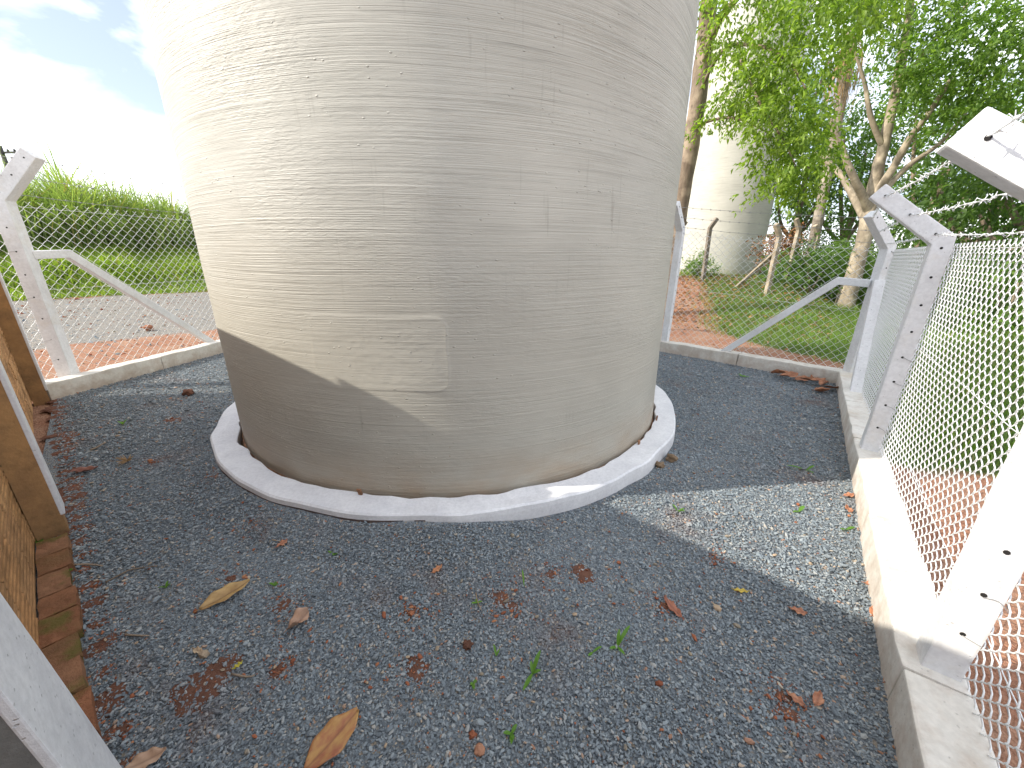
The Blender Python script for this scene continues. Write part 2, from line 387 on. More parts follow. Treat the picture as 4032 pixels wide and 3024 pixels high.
def ground_mat():
    m, t, b, l = new_mat('open_ground'); p = geopos(t)
    a = N(t, 'ShaderNodeVertexColor', layer_name='zone'); s = N(t, 'ShaderNodeSeparateColor'); l(a.outputs['Color'], s.inputs[0])
    big = noise(t, p, 1.3, 6, 0.65); fine = noise(t, p, 28, 5, 0.7)
    c = ramp(t, fine, [(0.3, (0.23, 0.105, 0.065)), (0.7, (0.41, 0.22, 0.14))])                       # red earth
    c = mixc(t, ramp(t, big, [(0.45, 0.0), (0.7, 0.55)]), c, (0.46, 0.33, 0.235))
    v = N(t, 'ShaderNodeTexVoronoi'); v.inputs['Scale'].default_value = 60; l(p, v.inputs['Vector'])
    sp = N(t, 'ShaderNodeSeparateXYZ'); l(v.outputs['Color'], sp.inputs[0])
    grav = ramp(t, sp.outputs[0], [(0.0, (0.14, 0.14, 0.14)), (0.7, (0.27, 0.255, 0.23)), (1.0, (0.45, 0.38, 0.29))])
    edge = math_(t, 'ADD', s.outputs[0], math_(t, 'MULTIPLY', math_(t, 'SUBTRACT', big, 0.5), 0.9))
    c = mixc(t, ramp(t, edge, [(0.42, 0.0), (0.58, 1.0)]), c, grav)
    edge2 = math_(t, 'ADD', s.outputs[1], math_(t, 'MULTIPLY', math_(t, 'SUBTRACT', big, 0.5), 0.8))
    gr = ramp(t, fine, [(0.3, (0.05, 0.085, 0.02)), (0.7, (0.11, 0.15, 0.04))])
    c = mixc(t, ramp(t, edge2, [(0.40, 0.0), (0.60, 1.0)]), c, gr)
    l(c, b.inputs['Base Color']); b.inputs['Roughness'].default_value = 0.96; b.inputs['Specular IOR Level'].default_value = 0.1
    bump(t, math_(t, 'ADD', fine, v.outputs['Distance']), 0.8, 0.02, b); return m
M['ground'] = ground_mat()

# ------------------------------------------------------------------ lie of the land
def sm(a, b, x):
    x = np.clip((x - a) / (b - a), 0, 1); return x * x * (3 - 2 * x)
def land(x, y):
    x = np.asarray(x, float); y = np.asarray(y, float)
    D = np.hypot(x, y); bear = np.degrees(np.arctan2(x, y))
    z = -0.03 + 0 * D
    z = z + 0.83 * sm(11, 20, D) * sm(-5, 12, bear) * (1 - sm(34, 41, bear))
    z = z + 1.15 * sm(21, 29, D) * (1 - sm(-30, -12, bear)) * sm(-110, -90, bear)
    z = z + 0.5 * sm(17, 30, D) * sm(38, 50, bear)
    return z
C_ = np.array((4.68, 5.07)); T_ = np.array((2.82, 6.93)); LP = np.array((-5.62, 4.59)); FAR = np.array((-3.87, 13.62))
NEAR = np.array((0.55, -0.55))
ENC = [(-5.50, 4.30), (-4.05, 13.4), (4.62, 5.02), (0.62, -0.45), (0.25, -0.9)]
def in_poly(x, y, poly):
    x = np.asarray(x); y = np.asarray(y); r = np.zeros(x.shape, bool); n = len(poly)
    for i in range(n):
        x1, y1 = poly[i]; x2, y2 = poly[(i + 1) % n]
        c = ((y1 > y) != (y2 > y)); r ^= c & (x < (x2 - x1) * (y - y1) / ((y2 - y1) if y2 != y1 else 1e-9) + x1)
    return r
# open ground: rings out to the horizon
rad = np.concatenate([np.linspace(0.6, 45, 90), np.geomspace(48, 1500, 26)]); na = 160
ang = np.linspace(0, 2 * np.pi, na, endpoint=False)
RR, AA = np.meshgrid(rad, ang, indexing='ij')
GX, GY = RR * np.sin(AA), RR * np.cos(AA); GZ = land(GX, GY)
GZ = GZ + np.where(RR > 7, rng.normal(0, 0.012, GX.shape), 0)
V = np.concatenate([np.stack([GX, GY, GZ], -1).reshape(-1, 3), [[0, 0, -0.03]]])
F = []
for i in range(len(rad) - 1):
    k = np.arange(na); k2 = (k + 1) % na
    F.append(np.stack([i * na + k, i * na + k2, (i + 1) * na + k2, (i + 1) * na + k], 1))
F = np.concatenate(F)[:, ::-1]
me = fast('ground', V, F, M['ground'], True)
bm = bmesh.new(); bm.from_mesh(me); bm.verts.ensure_lookup_table()
for k in range(na): bm.faces.new((bm.verts[len(V) - 1], bm.verts[(k + 1) % na], bm.verts[k]))
bmesh.ops.recalc_face_normals(bm, faces=bm.faces[:]); bm.to_mesh(me); bm.free()
bear = np.degrees(np.arctan2(V[:, 0], V[:, 1])); D = np.hypot(V[:, 0], V[:, 1])
# left yard: grey gravel between a red strip by the fence and the bank; right: lawn with a bare red yard near the fence
grav = (bear < -15) * sm(10.2, 11.6, D) * (1 - sm(20.5, 22, D))
grass = (bear < -15) * sm(20.5, 22.5, D) + (bear >= -15) * np.maximum(sm(26.5, 31, bear + (D - 11) * 0.5) * sm(9.0, 10.2, D + 0.10 * (bear - 30)), sm(20, 26, D))
grass = np.where(bear > 44, sm(3.7, 4.6, V[:, 1] + 0.35 * V[:, 0]), grass)
ca = me.color_attributes.new('zone', 'FLOAT_COLOR', 'POINT')
ca.data.foreach_set('color', np.stack([grav, np.clip(grass, 0, 1), 0 * grav, 1 + 0 * grav], 1).astype(np.float32).ravel())
tag(link('ground', me), kind='structure')

bed = mesh('gravel_bed', [(x, y, 0) for x, y in [(-5.7, 4.45), (-4.2, 13.7), (4.85, 5.1), (0.85, -0.35), (0.3, -1.2)]], [(4, 3, 2, 1, 0)], M['bed'])
tag(link('gravel_bed', bed), kind='structure')

# ------------------------------------------------------------------ the big tank
TC = Vector((-0.64, 4.5, 0)); TR = 2.27
TANK_W = {}
def tank_r(key, A, Z, radius, amp, taper):
    if key not in TANK_W: TANK_W[key] = rng.uniform(0, 6.28, 5)
    ph = TANK_W[key]
    wob = sum(np.sin(kk * A + p + Z * (1.5 + 0.7 * i)) * np.sin(Z * (3 + 2.3 * i) + p * 2) / (i + 1) for i, (kk, p) in enumerate(zip((3, 5, 8, 13, 21), ph)))
    return radius + amp * wob - taper * Z
def tank_mesh(name, radius, height, mat, na=288, dz=0.05, amp=0.004, seam=math.pi / 2, taper=0.0, key='a', hole=None):
    nz = int(height / dz); a = seam + np.linspace(0, 2 * np.pi, na + 1); z = np.linspace(0.03, height, nz + 1)
    A, Z = np.meshgrid(a, z)
    rr = tank_r(key, A, Z, radius, amp, taper); lean = -1.2 * taper * Z
    V = np.stack([rr * np.cos(A) + lean, rr * np.sin(A), Z], -1).reshape(-1, 3)
    i, j = np.meshgrid(np.arange(nz), np.arange(na), indexing='ij'); q = i * (na + 1) + j
    F = np.stack([q, q + 1, q + na + 2, q + na + 1], -1)
    if hole:
        j0, j1, i0, i1 = hole; F = F[~((i >= i0) & (i < i1) & (j >= j0) & (j < j1))]
    F = F.reshape(-1, 4)
    me = fast(name, V, F, mat, True)
    uv = me.uv_layers.new(name='UVMap')
    U = np.stack([(A - seam) * radius, Z], -1).reshape(-1, 2)
    uv.data.foreach_set('uv', U[F.ravel()].astype(np.float32).ravel())
    return me
tank = empty('water_tank', TC)
tag(tank, 'tall beige wound fibreglass water tank standing on the white painted ring', 'water tank')
link('shell', tank_mesh('shell', TR, 11.0, M['tank'], taper=0.010, hole=(130, 151, 16, 27)), tank)
bm = bmesh.new(); bmesh.ops.create_circle(bm, cap_ends=True, segments=96, radius=TR - 0.11)
o = link('roof', bm_mesh('roof', bm, M['tank']), tank); o.location = (-0.13, 0, 10.99)
def annulus(bm, r0, r1, z0, z1, n=160, j0=0.0, j1=0.0, jz=0.0, a0=0.0):
    rings = []
    nz0 = [random.uniform(-1, 1) for _ in range(n)]; nz1 = [random.uniform(-1, 1) for _ in range(n)]
    def smooth(l, k=2):
        for _ in range(k): l = [(l[i - 1] + l[i] * 2 + l[(i + 1) % n]) / 4 for i in range(n)]
        return l
    s0, s1 = smooth(nz0, 1), smooth(nz1, 4); s2 = smooth([random.uniform(-1, 1) for _ in range(n)], 3)
    for i in range(n):
        a = a0 + 2 * math.pi * i / n; c, s = math.cos(a), math.sin(a)
        ri = r0 + s0[i] * j0; ro = r1 + s1[i] * j1; zt = z1 + s2[i] * jz
        ch = 0.012
        prof = [(ri, z0), (ri, zt - 0.004), (ri + 0.006, zt), ((ri + ro) / 2, zt + s1[i] * jz * 0.6), (ro - ch, zt), (ro, zt - ch), (ro + 0.003, zt - 0.045), (ro + 0.004, z0)]
        rings.append([bm.verts.new((r * c, r * s, z)) for r, z in prof])
    for i in range(n):
        a, b = rings[i], rings[(i + 1) % n]
        for k in range(len(a) - 1):
            f = bm.faces.new((a[k], a[k + 1], b[k + 1], b[k]))
            am = math.degrees(a0 + 2 * math.pi * (i + .5) / n); am = (am + 180) % 360 - 180
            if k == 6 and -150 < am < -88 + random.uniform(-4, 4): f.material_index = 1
    bmesh.ops.recalc_face_normals(bm, faces=bm.faces[:])
bm = bmesh.new(); annulus(bm, TR + 0.002, TR + 0.014, 0.02, 0.085, 128, 0, 0.004, 0.006)
link('base_flange', bm_mesh('base_flange', bm, M['rust']), tank)
for adeg, zz in ((-99.6, .06), (-40.8, .06), (-25.0, .06)):
    bm = bmesh.new()
    sweep(bm, [(0, 0, -.02), (0, 0.004, .075), (0.01, 0.006, .11)], (1, 0, 0), 0.028, 0.014, 0.003)
    sweep(bm, [(-.05, 0, 0.01), (-.05, .002, .055)], (1, 0, 0), 0.05, 0.03, 0.003)
    me = bm_mesh('anchor_lug', bm, M['rust']); o = link('anchor_lug', me, tank)
    a = R(adeg); o.location = ((TR + .045) * math.cos(a), (TR + .045) * math.sin(a), zz); o.rotation_euler.z = a - math.pi / 2
# covered hatch, a rounded raised panel under the winding
def hatch():
    na, nz = 21 * 7, 11 * 7; st = math.radians(1.25); zz = np.linspace(0.03, 11.0, 221)
    a0, a1, z0, z1 = math.pi / 2 + 130 * st, math.pi / 2 + 151 * st, zz[16], zz[27]
    A, Z = np.meshgrid(np.linspace(a0, a1, na + 1), np.linspace(z0, z1, nz + 1))
    Rr = tank_r('a', A, Z, TR, 0.004, 0.010); X = (A - (a0 + a1) / 2) * TR; dZ = Z - 1.10
    hw, hh, rc = 0.43, 0.222, 0.06
    qx, qz = np.abs(X) - hw + rc, np.abs(dZ) - hh + rc
    d = np.hypot(np.maximum(qx, 0), np.maximum(qz, 0)) + np.minimum(np.maximum(qx, qz), 0) - rc + 0.004 * np.sin(X * 11 + 1) + 0.003 * np.sin(dZ * 23)
    side = 0.3 + 0.7 * sm(-0.2, 0.3, X)
    h = (0.0024 * (1 - sm(-0.02, 0.016, d)) + 0.0024 * np.exp(-(d / 0.010) ** 2)) * side
    g1 = rng.normal(0, 1, A.shape)
    for _ in range(3): g1 = (g1 + np.roll(g1, 1, 0) + np.roll(g1, -1, 0) + np.roll(g1, 1, 1) + np.roll(g1, -1, 1)) / 5
    h = h + 0.0011 * g1 * (1 - sm(-0.06, 0.0, d)) * sm(-0.5, 0.0, X)
    h = h * sm(0, 0.02, np.minimum(np.minimum(Z - z0, z1 - Z), np.minimum(A - a0, a1 - A) * TR))
    Rr = Rr + h
    V = np.stack([Rr * np.cos(A) - 0.012 * Z, Rr * np.sin(A), Z], -1).reshape(-1, 3)
    i, j = np.meshgrid(np.arange(nz), np.arange(na), indexing='ij'); q = i * (na + 1) + j
    F = np.stack([q, q + 1, q + na + 2, q + na + 1], -1).reshape(-1, 4)
    me = fast('hatch_cover', V, F, M['tank'], True); uv = me.uv_layers.new(name='UVMap')
    U = np.stack([(A - math.pi / 2) * TR, Z], -1).reshape(-1, 2)
    uv.data.foreach_set('uv', U[F.ravel()].astype(np.float32).ravel())
    return me
o = link('hatch_cover', hatch(), tank); o['label'] = 'rounded raised hatch outline under the tank skin'
ring = None
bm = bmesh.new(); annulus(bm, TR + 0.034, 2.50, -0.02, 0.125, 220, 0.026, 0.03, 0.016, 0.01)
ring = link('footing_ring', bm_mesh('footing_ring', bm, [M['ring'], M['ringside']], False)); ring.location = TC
tag(ring, 'white painted concrete ring around the foot of the big tank', 'footing')
bm = bmesh.new(); bmesh.ops.create_circle(bm, cap_ends=True, segments=96, radius=2.4)
o = link('footing_slab', bm_mesh('footing_slab', bm, M['mortar']), None); o.location = TC + Vector((0, 0, 0.025))
o.parent = ring; o.location = (0, 0, 0.025)

hv, hf = [], []
for i in range(61):
    a = R(-165 + i * 1.6); k = float(sm(0, 10, i) * (1 - sm(50, 60, i)))
    for r_, z_ in ((2.49, .075), (2.56, .062), (2.68, .020), (2.80, -.004)):
        hv.append((TC.x + r_ * math.cos(a), TC.y + r_ * math.sin(a), -.004 + z_ * k + (.0 if r_ > 2.7 else random.uniform(-.004, .004) * k)))
for i in range(60):
    for j in range(3): q = i * 4 + j; hf.append((q, q + 1, q + 5, q + 4))
tag(link('gravel_bank', mesh('gravel_bank', hv, hf, M['bed'], True)), kind='structure')
def heap(x, y):
    r_ = np.hypot(x - TC.x, y - TC.y); a = np.degrees(np.arctan2(y - TC.y, x - TC.x)); i = (a + 165) / 1.6
    return np.interp(r_, [2.49, 2.56, 2.68, 2.80], [.072, .060, .018, 0.0]) * sm(0, 10, i) * (1 - sm(50, 60, i))
# ------------------------------------------------------------------ brick wall on the left
WT = Vector((0.7694, -0.6388, 0)); WN = Vector((0.6388, 0.7694, 0)); WOFF = -0.40
wall = empty('brick_wall', WN * WOFF, math.atan2(WT.y, WT.x))
tag(wall, 'soil stained orange brick wall with white edged piers along the left side', 'wall')
S0, S1 = -6.98, 1.3
bm = bmesh.new()
sweep(bm, [(S0, -0.085, 1.0), (-3.4, -0.085, 1.0)], (0, 1, 0), 0.14, 2.06); sweep(bm, [(-3.4, -0.085, 1.03), (S1, -0.085, 1.03)], (0, 1, 0), 0.138, 2.14)
link('mortar_core', bm_mesh('mortar_core', bm, M['mortar']), wall)
def grooved_brick(Lx, H, D_):
    prof = []
    n = 5; st = H / n
    for i in range(n):
        z = i * st
        prof += [(0.0, z + 0.004), (0.0, z + st * 0.62), (-0.006, z + st * 0.70), (-0.006, z + st * 0.96)]
    V, F = [], []
    for x in (0, Lx):
        V += [(x, y, z) for y, z in prof] + [(x, -D_, H), (x, -D_, 0)]
    m = len(prof) + 2
    for k in range(m): F.append((k, (k + 1) % m, m + (k + 1) % m, m + k))
    F += [tuple(range(m))[::-1], tuple(range(m, 2 * m))]
    me = mesh('brick', V, F, M['brick'])
    bm = bmesh.new(); bm.from_mesh(me); bmesh.ops.recalc_face_normals(bm, faces=bm.faces[:]); bm.to_mesh(me); bm.free(); return me
full = grooved_brick(0.385, 0.187, 0.03)
half = grooved_brick(0.185, 0.187, 0.03)
for r in range(11):
    x = S0 + 0.02; z = 0.03 + r * 0.2
    if r % 2:
        o = link('brick', half, wall); o.location = (x, random.uniform(-.003, .003), z); x += 0.2
    while x + 0.385 < S1:
        if not (z > 2.0 and x < -3.4 - 0.3):
            o = link('brick', full, wall); o.location = (x, random.uniform(-.004, .004), z + random.uniform(-.002, .002)); o.rotation_euler.x = random.uniform(-.01, .01)
        x += 0.4
for (a, b_, zt) in ((S0, -3.40, 2.06), (-3.39, S1, 2.17)):
    bm = bmesh.new(); n = 16
    sweep(bm, [(a + (b_ - a) * i / n, -0.08, zt + 0.035) for i in range(n + 1)], (0, 1, 0), 0.21, 0.075, 0.0, 0.004)
    link('coping', bm_mesh('coping', bm, M['beam']), wall)
for s, wd, zt, grey in ((-6.95, 0.13, 2.02, False), (-3.54, 0.13, 2.08, False), (-1.47, 0.32, 2.1, True)):
    pj = 0.17 if grey else 0.13; bm = bmesh.new(); pf = (lambda z, pj=pj, k=(0.052 if grey else 0.0): pj - k * max(0, z))
    sweep(bm, [(s + wd / 2, pf(z) / 2, z) for z in [-.05] + list(np.linspace(.2, zt, 9))], (1, 0, 0), wd, [pf(z) for z in [-.05] + list(np.linspace(.2, zt, 9))], 0.0, 0.002)
    p = link('pier', bm_mesh('pier', bm, M['pier_grey'] if grey else M['pier']), wall)
    bm = bmesh.new()
    sweep(bm, [(s + wd / 2, pf(z) + 0.005, z) for z in (0.02 if grey else 0.13, 0.5, zt)], (1, 0, 0), wd + 0.006, 0.022, 0.005, 0.001)
    link('painted_face', bm_mesh('painted_face', bm, M['paint']), p)
# worn brick footing along the wall
x = -3.30
while x < 0.6:
    Lb = random.uniform(0.17, 0.24); bm = bmesh.new()
    wdt = random.uniform(0.10, 0.13)
    bmesh.ops.create_cube(bm, size=1.0)
    bmesh.ops.subdivide_edges(bm, edges=bm.edges[:], cuts=2, use_grid_fill=True)
    for v in bm.verts:
        v.co = Vector((v.co.x * Lb, v.co.y * wdt, v.co.z * 0.09)) + Vector([random.uniform(-1, 1) for _ in range(3)]) * 0.0035
    o = link('footing_brick', bm_mesh('footing_brick', bm, M['footing'], False), wall)
    o.location = (x + Lb / 2, wdt / 2 + 0.004, 0.005 + random.uniform(-.008, .008)); o.rotation_euler = (random.uniform(-.03, .03), random.uniform(-.02, .02), random.uniform(-.03, .03))
    x += Lb + random.uniform(0.003, 0.012)

# ------------------------------------------------------------------ chain link fences
def v2(p, z=0.0): return Vector((float(p[0]), float(p[1]), z))
def make_post(parent, p, inward, knee, reach=0.36, rise=0.38, wdt=0.115, holes_sign=1, nm='post', mat='post', holes=True):
    i = v2(inward).normalized(); s = Vector((-i.y, i.x, 0)); p = v2(p)
    k = p + Vector((0, 0, knee)); tip = k + i * reach + Vector((0, 0, rise))
    bm = bmesh.new()
    zs = [-.05] + list(np.arange(.14, knee - .1, .14))
    sweep(bm, [p + Vector((0, 0, z)) for z in zs] + [k, k.lerp(tip, .33), k.lerp(tip, .66), tip], s, wdt, wdt * 0.95, 0.009, 0.0019)
    o = link(nm, bm_mesh(nm, bm, M[mat]), parent)
    if holes:
        V, F = [], []
        for q in list(np.linspace(0.42, knee - 0.12, 7)) + [None, None, None]:
            pass
        spots = [p + Vector((0, 0, z)) for z in np.linspace(0.40, knee - 0.05, 8)] + [k + (tip - k) * f for f in (0.12, 0.5, 0.88)]
        for sp in spots:
            for sg in (1, -1):
                c = sp + s * (sg * wdt * 0.5)
                tube(V, F, [c - s * (sg * .01), c + s * (sg * .0016)], 0.0085, 8)  # solid plug just proud of the face, hole shade painted, nothing bored
        link('wire_hole_shade', mesh('wire_hole_shade', V, F, M['hole']), o)['kind'] = 'stuff'
    if holes:
        for z in random.sample(list(np.linspace(0.40, knee - 0.05, 8)), 4):
            c = p + Vector((0, 0, z)); q = []
            for u_, v_, w_ in ((-.5, 0, 0), (-.53, -.3, -.01), (-.50, -.62, -.03), (-.1, -.66, -.035)): q.append(c + s * (u_ * wdt * 1.03) + i * (v_ * wdt) + Vector((0, 0, w_ + random.uniform(-.01, .01))))
            for sg in (1, -1):
                V, F = [], []; qq = [c + (x_ - c) - s * ((x_ - c).dot(s) * (1 - sg)) for x_ in q]; tube(V, F, catmull(qq, 3), .0016, 5)
                link('tie_wire', mesh('tie_wire', V, F, M['barb'], True), o)
    return o, [k + (tip - k) * f for f in (0.12, 0.5, 0.88)], k
def make_brace(parent, p, d, ztop, stub, dist, wdt=0.10, mat='post', zend=0.19):
    d = v2(d).normalized(); p = v2(p); s = Vector((-d.y, d.x, 0))
    a = p + d * 0.062 + Vector((0, 0, ztop)); b = p + d * (0.062 + stub) + Vector((0, 0, ztop + 0.015)); c = p + d * dist + Vector((0, 0, zend - 0.03))
    bm = bmesh.new(); sweep(bm, [a, b, b.lerp(c, .3), b.lerp(c, .65), c], s, wdt, 0.095, 0.008, 0.0012)
    return link('brace', bm_mesh('brace', bm, M[mat]), parent)
def make_beam(parent, a, b, wdt, z, mat='beam', jit=0.004):
    a, b = v2(a), v2(b); d = (b - a).normalized(); s = Vector((-d.y, d.x, 0)); Ln = (b - a).length; ph = random.uniform(0, 6)
    cuts = [0.0]
    while cuts[-1] < Ln - 1.6: cuts.append(cuts[-1] + random.uniform(1.0, 1.5))
    cuts.append(Ln)
    for c0, c1 in zip(cuts[:-1], cuts[1:]):
        n = max(3, int((c1 - c0) / 0.12)); bm = bmesh.new(); off = random.uniform(-.004, .004)
        pts = [a + d * (c0 + .003 + (c1 - c0 - .006) * i / n) + s * off + Vector((0, 0, (z - 0.12) / 2 + 0.004 * math.sin((c0 * 8 + i) * 1.1 + ph))) for i in range(n + 1)]
        sweep(bm, pts, s, wdt, z + 0.12, 0.010, jit)
        link('base_beam', bm_mesh('base_beam', bm, M[mat]), parent)
def netting(parent, a, b, z0, za, zb, out_, cell=0.11, r=0.0021, sides=4, nm='chain_link_netting'):
    """woven zigzag wires between a and b, each a flattened helix hooked into its neighbours"""
    a, b = v2(a), v2(b); d = (b - a); Ln = d.length; d.normalize(); o_ = v2(out_).normalized()
    nw = int(Ln / (cell / 2)); Vs, Fs = [], []; base = 0
    for k in range(nw + 1):
        x0 = k * cell / 2 * (Ln / (nw * cell / 2)); zt = za + (zb - za) * x0 / Ln
        m = 8 if cell > .1 else 6; npt = int((zt - z0) / cell * m)
        i = np.arange(npt + 1); ph = i / m * 2 * np.pi + (np.pi if k % 2 else 0)
        tri = 2 / np.pi * np.arcsin(np.clip(np.sin(ph), -1, 1)); tri = 0.62 * tri + 0.38 * np.sin(ph) * 0.95
        x = x0 + tri * cell * 0.268; y = 0.0062 * np.cos(ph); z = z0 + i * cell / m
        sag = 0.012 * np.sin(x0 * 2.1) * np.sin(z * 1.9)
        P = np.stack([a.x + d.x * x + o_.x * (y + sag), a.y + d.y * x + o_.y * (y + sag), z], 1)
        t = np.gradient(P, axis=0); t /= np.linalg.norm(t, axis=1, keepdims=True)
        u = np.cross(t, [o_.x, o_.y, 0.001]); u /= np.linalg.norm(u, axis=1, keepdims=True); v = np.cross(t, u)
        an = np.arange(sides) / sides * 2 * np.pi
        ringv = P[:, None, :] + r * (np.cos(an)[None, :, None] * u[:, None, :] + np.sin(an)[None, :, None] * v[:, None, :])
        n = len(P); q, kk = np.meshgrid(np.arange(n - 1), np.arange(sides), indexing='ij')
        A = base + q * sides + kk; B = base + q * sides + (kk + 1) % sides
        Fs.append(np.stack([A, B, B + sides, A + sides], -1).reshape(-1, 4)); Vs.append(ringv.reshape(-1, 3)); base += n * sides
    return link(nm, fast(nm, np.concatenate(Vs), np.concatenate(Fs), M['wire'], True), parent)
def strand(parent, a, b, nm, r=0.0024, barbs=True, sag=0.02, mat='barb', step=0.13, amp=0.004):
    a, b = Vector(a), Vector(b); n = max(6, int((b - a).length / 0.05)); P = []
    for i in range(n + 1):
        t = i / n; P.append(a.lerp(b, t) + Vector((random.uniform(-amp, amp), random.uniform(-amp, amp), random.uniform(-amp, amp) - sag * 4 * t * (1 - t))))
    V, F = [], []; tube(V, F, P, r, 5)
    if barbs:
        d = (b - a).normalized(); k = int((b - a).length / step)
        for j in range(1, k):
            c = a.lerp(b, j / k); t = j / k; c = c - Vector((0, 0, sag * 4 * t * (1 - t)))
            tube(V, F, [c - d * .012, c + d * .012], r * 1.9, 5)
            for q in range(4):
                e = Vector((random.uniform(-1, 1), random.uniform(-1, 1), random.uniform(-1, 1))); e = (e - d * e.dot(d)).normalized()
                tube(V, F, [c + d * random.uniform(-.01, .01), c + e * 0.02], [r * .8, r * .35], 4)
    return link(nm, mesh(nm, V, F, M[mat], True), parent)

dR = (C_ - np.array((1.69, 1.07))); dR = dR / np.linalg.norm(dR); inR = np.array((-dR[1], dR[0])); outR = -inR
R3 = np.array((1.69, 1.07)); R2 = np.array((2.98, 2.84)); R4 = R3 - dR * 2.2
fr = empty('chain_link_fence', v2(R2)); fr_inv = fr
tag(fr, 'chain-link fence on the right with white bent-top posts, nearest the camera', 'fence', 'fences around the tank')
def reparent(root):
    # children were built in world space: keep them there under the thing's Empty
    for c in root.children: c.matrix_parent_inverse = Matrix.Translation(root.location).inverted()
KR = 1.81
_, t4, k4 = make_post(fr, R4, inR, KR)
_, t3, k3 = make_post(fr, R3, inR, KR - .06, 0.44, 0.31)
_, t2, k2 = make_post(fr, R2, inR, KR, 0.42, 0.34)
_, tc_, kc = make_post(fr, C_, (-1.0, -0.07), KR, 0.36, 0.38)
make_beam(fr, R4 - dR * .2 + inR * .02, C_ + dR * .1 + inR * .02, 0.19, 0.19)
make_brace(fr, C_, -dR, 1.36, 0.12, 1.02, 0.105, 'brace')
offo = np.array(outR) * 0.066
for a, b in ((R4, R3), (R3, R2), (R2, C_)):
    netting(fr, a + offo, b + offo, 0.16, KR - 0.02, KR - 0.02, outR, 0.074, 0.0029)
for a, b in ((t4, t3), (t3, t2), (t2, tc_)):
    for j in range(3): strand(fr, a[j], b[j], 'barbed_wire', 0.0027, True, 0.012, 'wire', 0.11)
for z in (KR - 0.06, 1.05, 0.40):
    strand(fr, v2(R4 + offo, z), v2(C_ + offo, z), 'tension_wire', 0.0022, False, 0.0, 'wire', amp=0.002)
reparent(fr)

dT = T_ - C_; dT = dT / np.linalg.norm(dT); inT = np.array((-dT[1], dT[0])); outT = -inT
ff = empty('chain_link_fence', v2(T_))
tag(ff, 'chain-link fence behind the tank on the right, with a long diagonal white brace', 'fence', 'fences around the tank')
lenT = float(np.linalg.norm(FAR - C_)); posts = [C_ + dT * s for s in (float(np.linalg.norm(T_ - C_)), 5.3, 8.0, lenT - 0.1)]
ends = [(C_, kc, tc_, KR)]
for i, p in enumerate(posts):
    kz = 2.09 if i == 0 else 2.1 + 0.03 * i
    _, tt, kk = make_post(ff, p, inT, kz, 0.36, 0.38, holes=i == 0); ends.append((p, kk, tt, kz))
make_beam(ff, C_ - dT * .1, FAR, 0.2, 0.19)
make_brace(ff, C_, dT, 1.37, 0.33, 1.63, 0.10)
oT = outT * 0.066
for (a, ka, ta, za), (b, kb, tb, zb) in zip(ends[:-1], ends[1:]):
    netting(ff, a + oT, b + oT, 0.16, za, zb, outT, 0.11, 0.0029, 3)
    for j in range(3): strand(ff, ta[j], tb[j], 'barbed_wire', 0.0024, True, 0.02)
    for f in (0.97, 0.55): strand(ff, v2(a + oT, za * f), v2(b + oT, zb * f), 'tension_wire', 0.002, False, 0.0, 'wire', amp=0.002)
reparent(ff)

dL = FAR - LP; dL = dL / np.linalg.norm(dL); inL = np.array((dL[1], -dL[0])); outL = -inL
fl = empty('chain_link_fence', v2(LP))
tag(fl, 'chain-link fence on the far left before the grassy bank, joined to the brick wall', 'fence', 'fences around the tank')
W0 = np.array((-5.58, 4.16)); ends = []
for i, s in enumerate((0.0, 2.9, 5.8, float(np.linalg.norm(FAR - LP)) - 0.25)):
    inw = (0.94, 0.34) if i == 0 else inL
    _, tt, kk = make_post(fl, LP + dL * s, inw, 2.21, 0.40, 0.46, 0.15 if i == 0 else 0.12); ends.append((LP + dL * s, kk, tt, 2.21))
make_beam(fl, W0 + np.array((0.06, 0.02)), LP + dL * 9.2 , 0.2, 0.20)
make_brace(fl, LP, dL, 1.62, 0.34, 1.95, 0.10)
oL = outL * 0.085
for (a, ka, ta, za), (b, kb, tb, zb) in zip(ends[:-1], ends[1:]):
    netting(fl, a + oL, b + oL, 0.17, za, zb, outL, 0.11, 0.003, 3)
    for j in range(3): strand(fl, ta[j], tb[j], 'barbed_wire', 0.0026, True, 0.03)
    for f in (0.97, 0.55): strand(fl, v2(a + oL, za * f), v2(b + oL, zb * f), 'tension_wire', 0.002, False, 0.0, 'wire', amp=0.002)
WA = np.array((-6.15, 3.2))
netting(fl, W0 + np.array((-0.1, -0.45)), LP + oL, 0.17, 2.2, 2.2, outL, 0.11, 0.003, 3)
for j in range(3): strand(fl, v2(WA, 2.25 + .18 * j), ends[0][2][j], 'barbed_wire', 0.0026, True, 0.02)
reparent(fl)

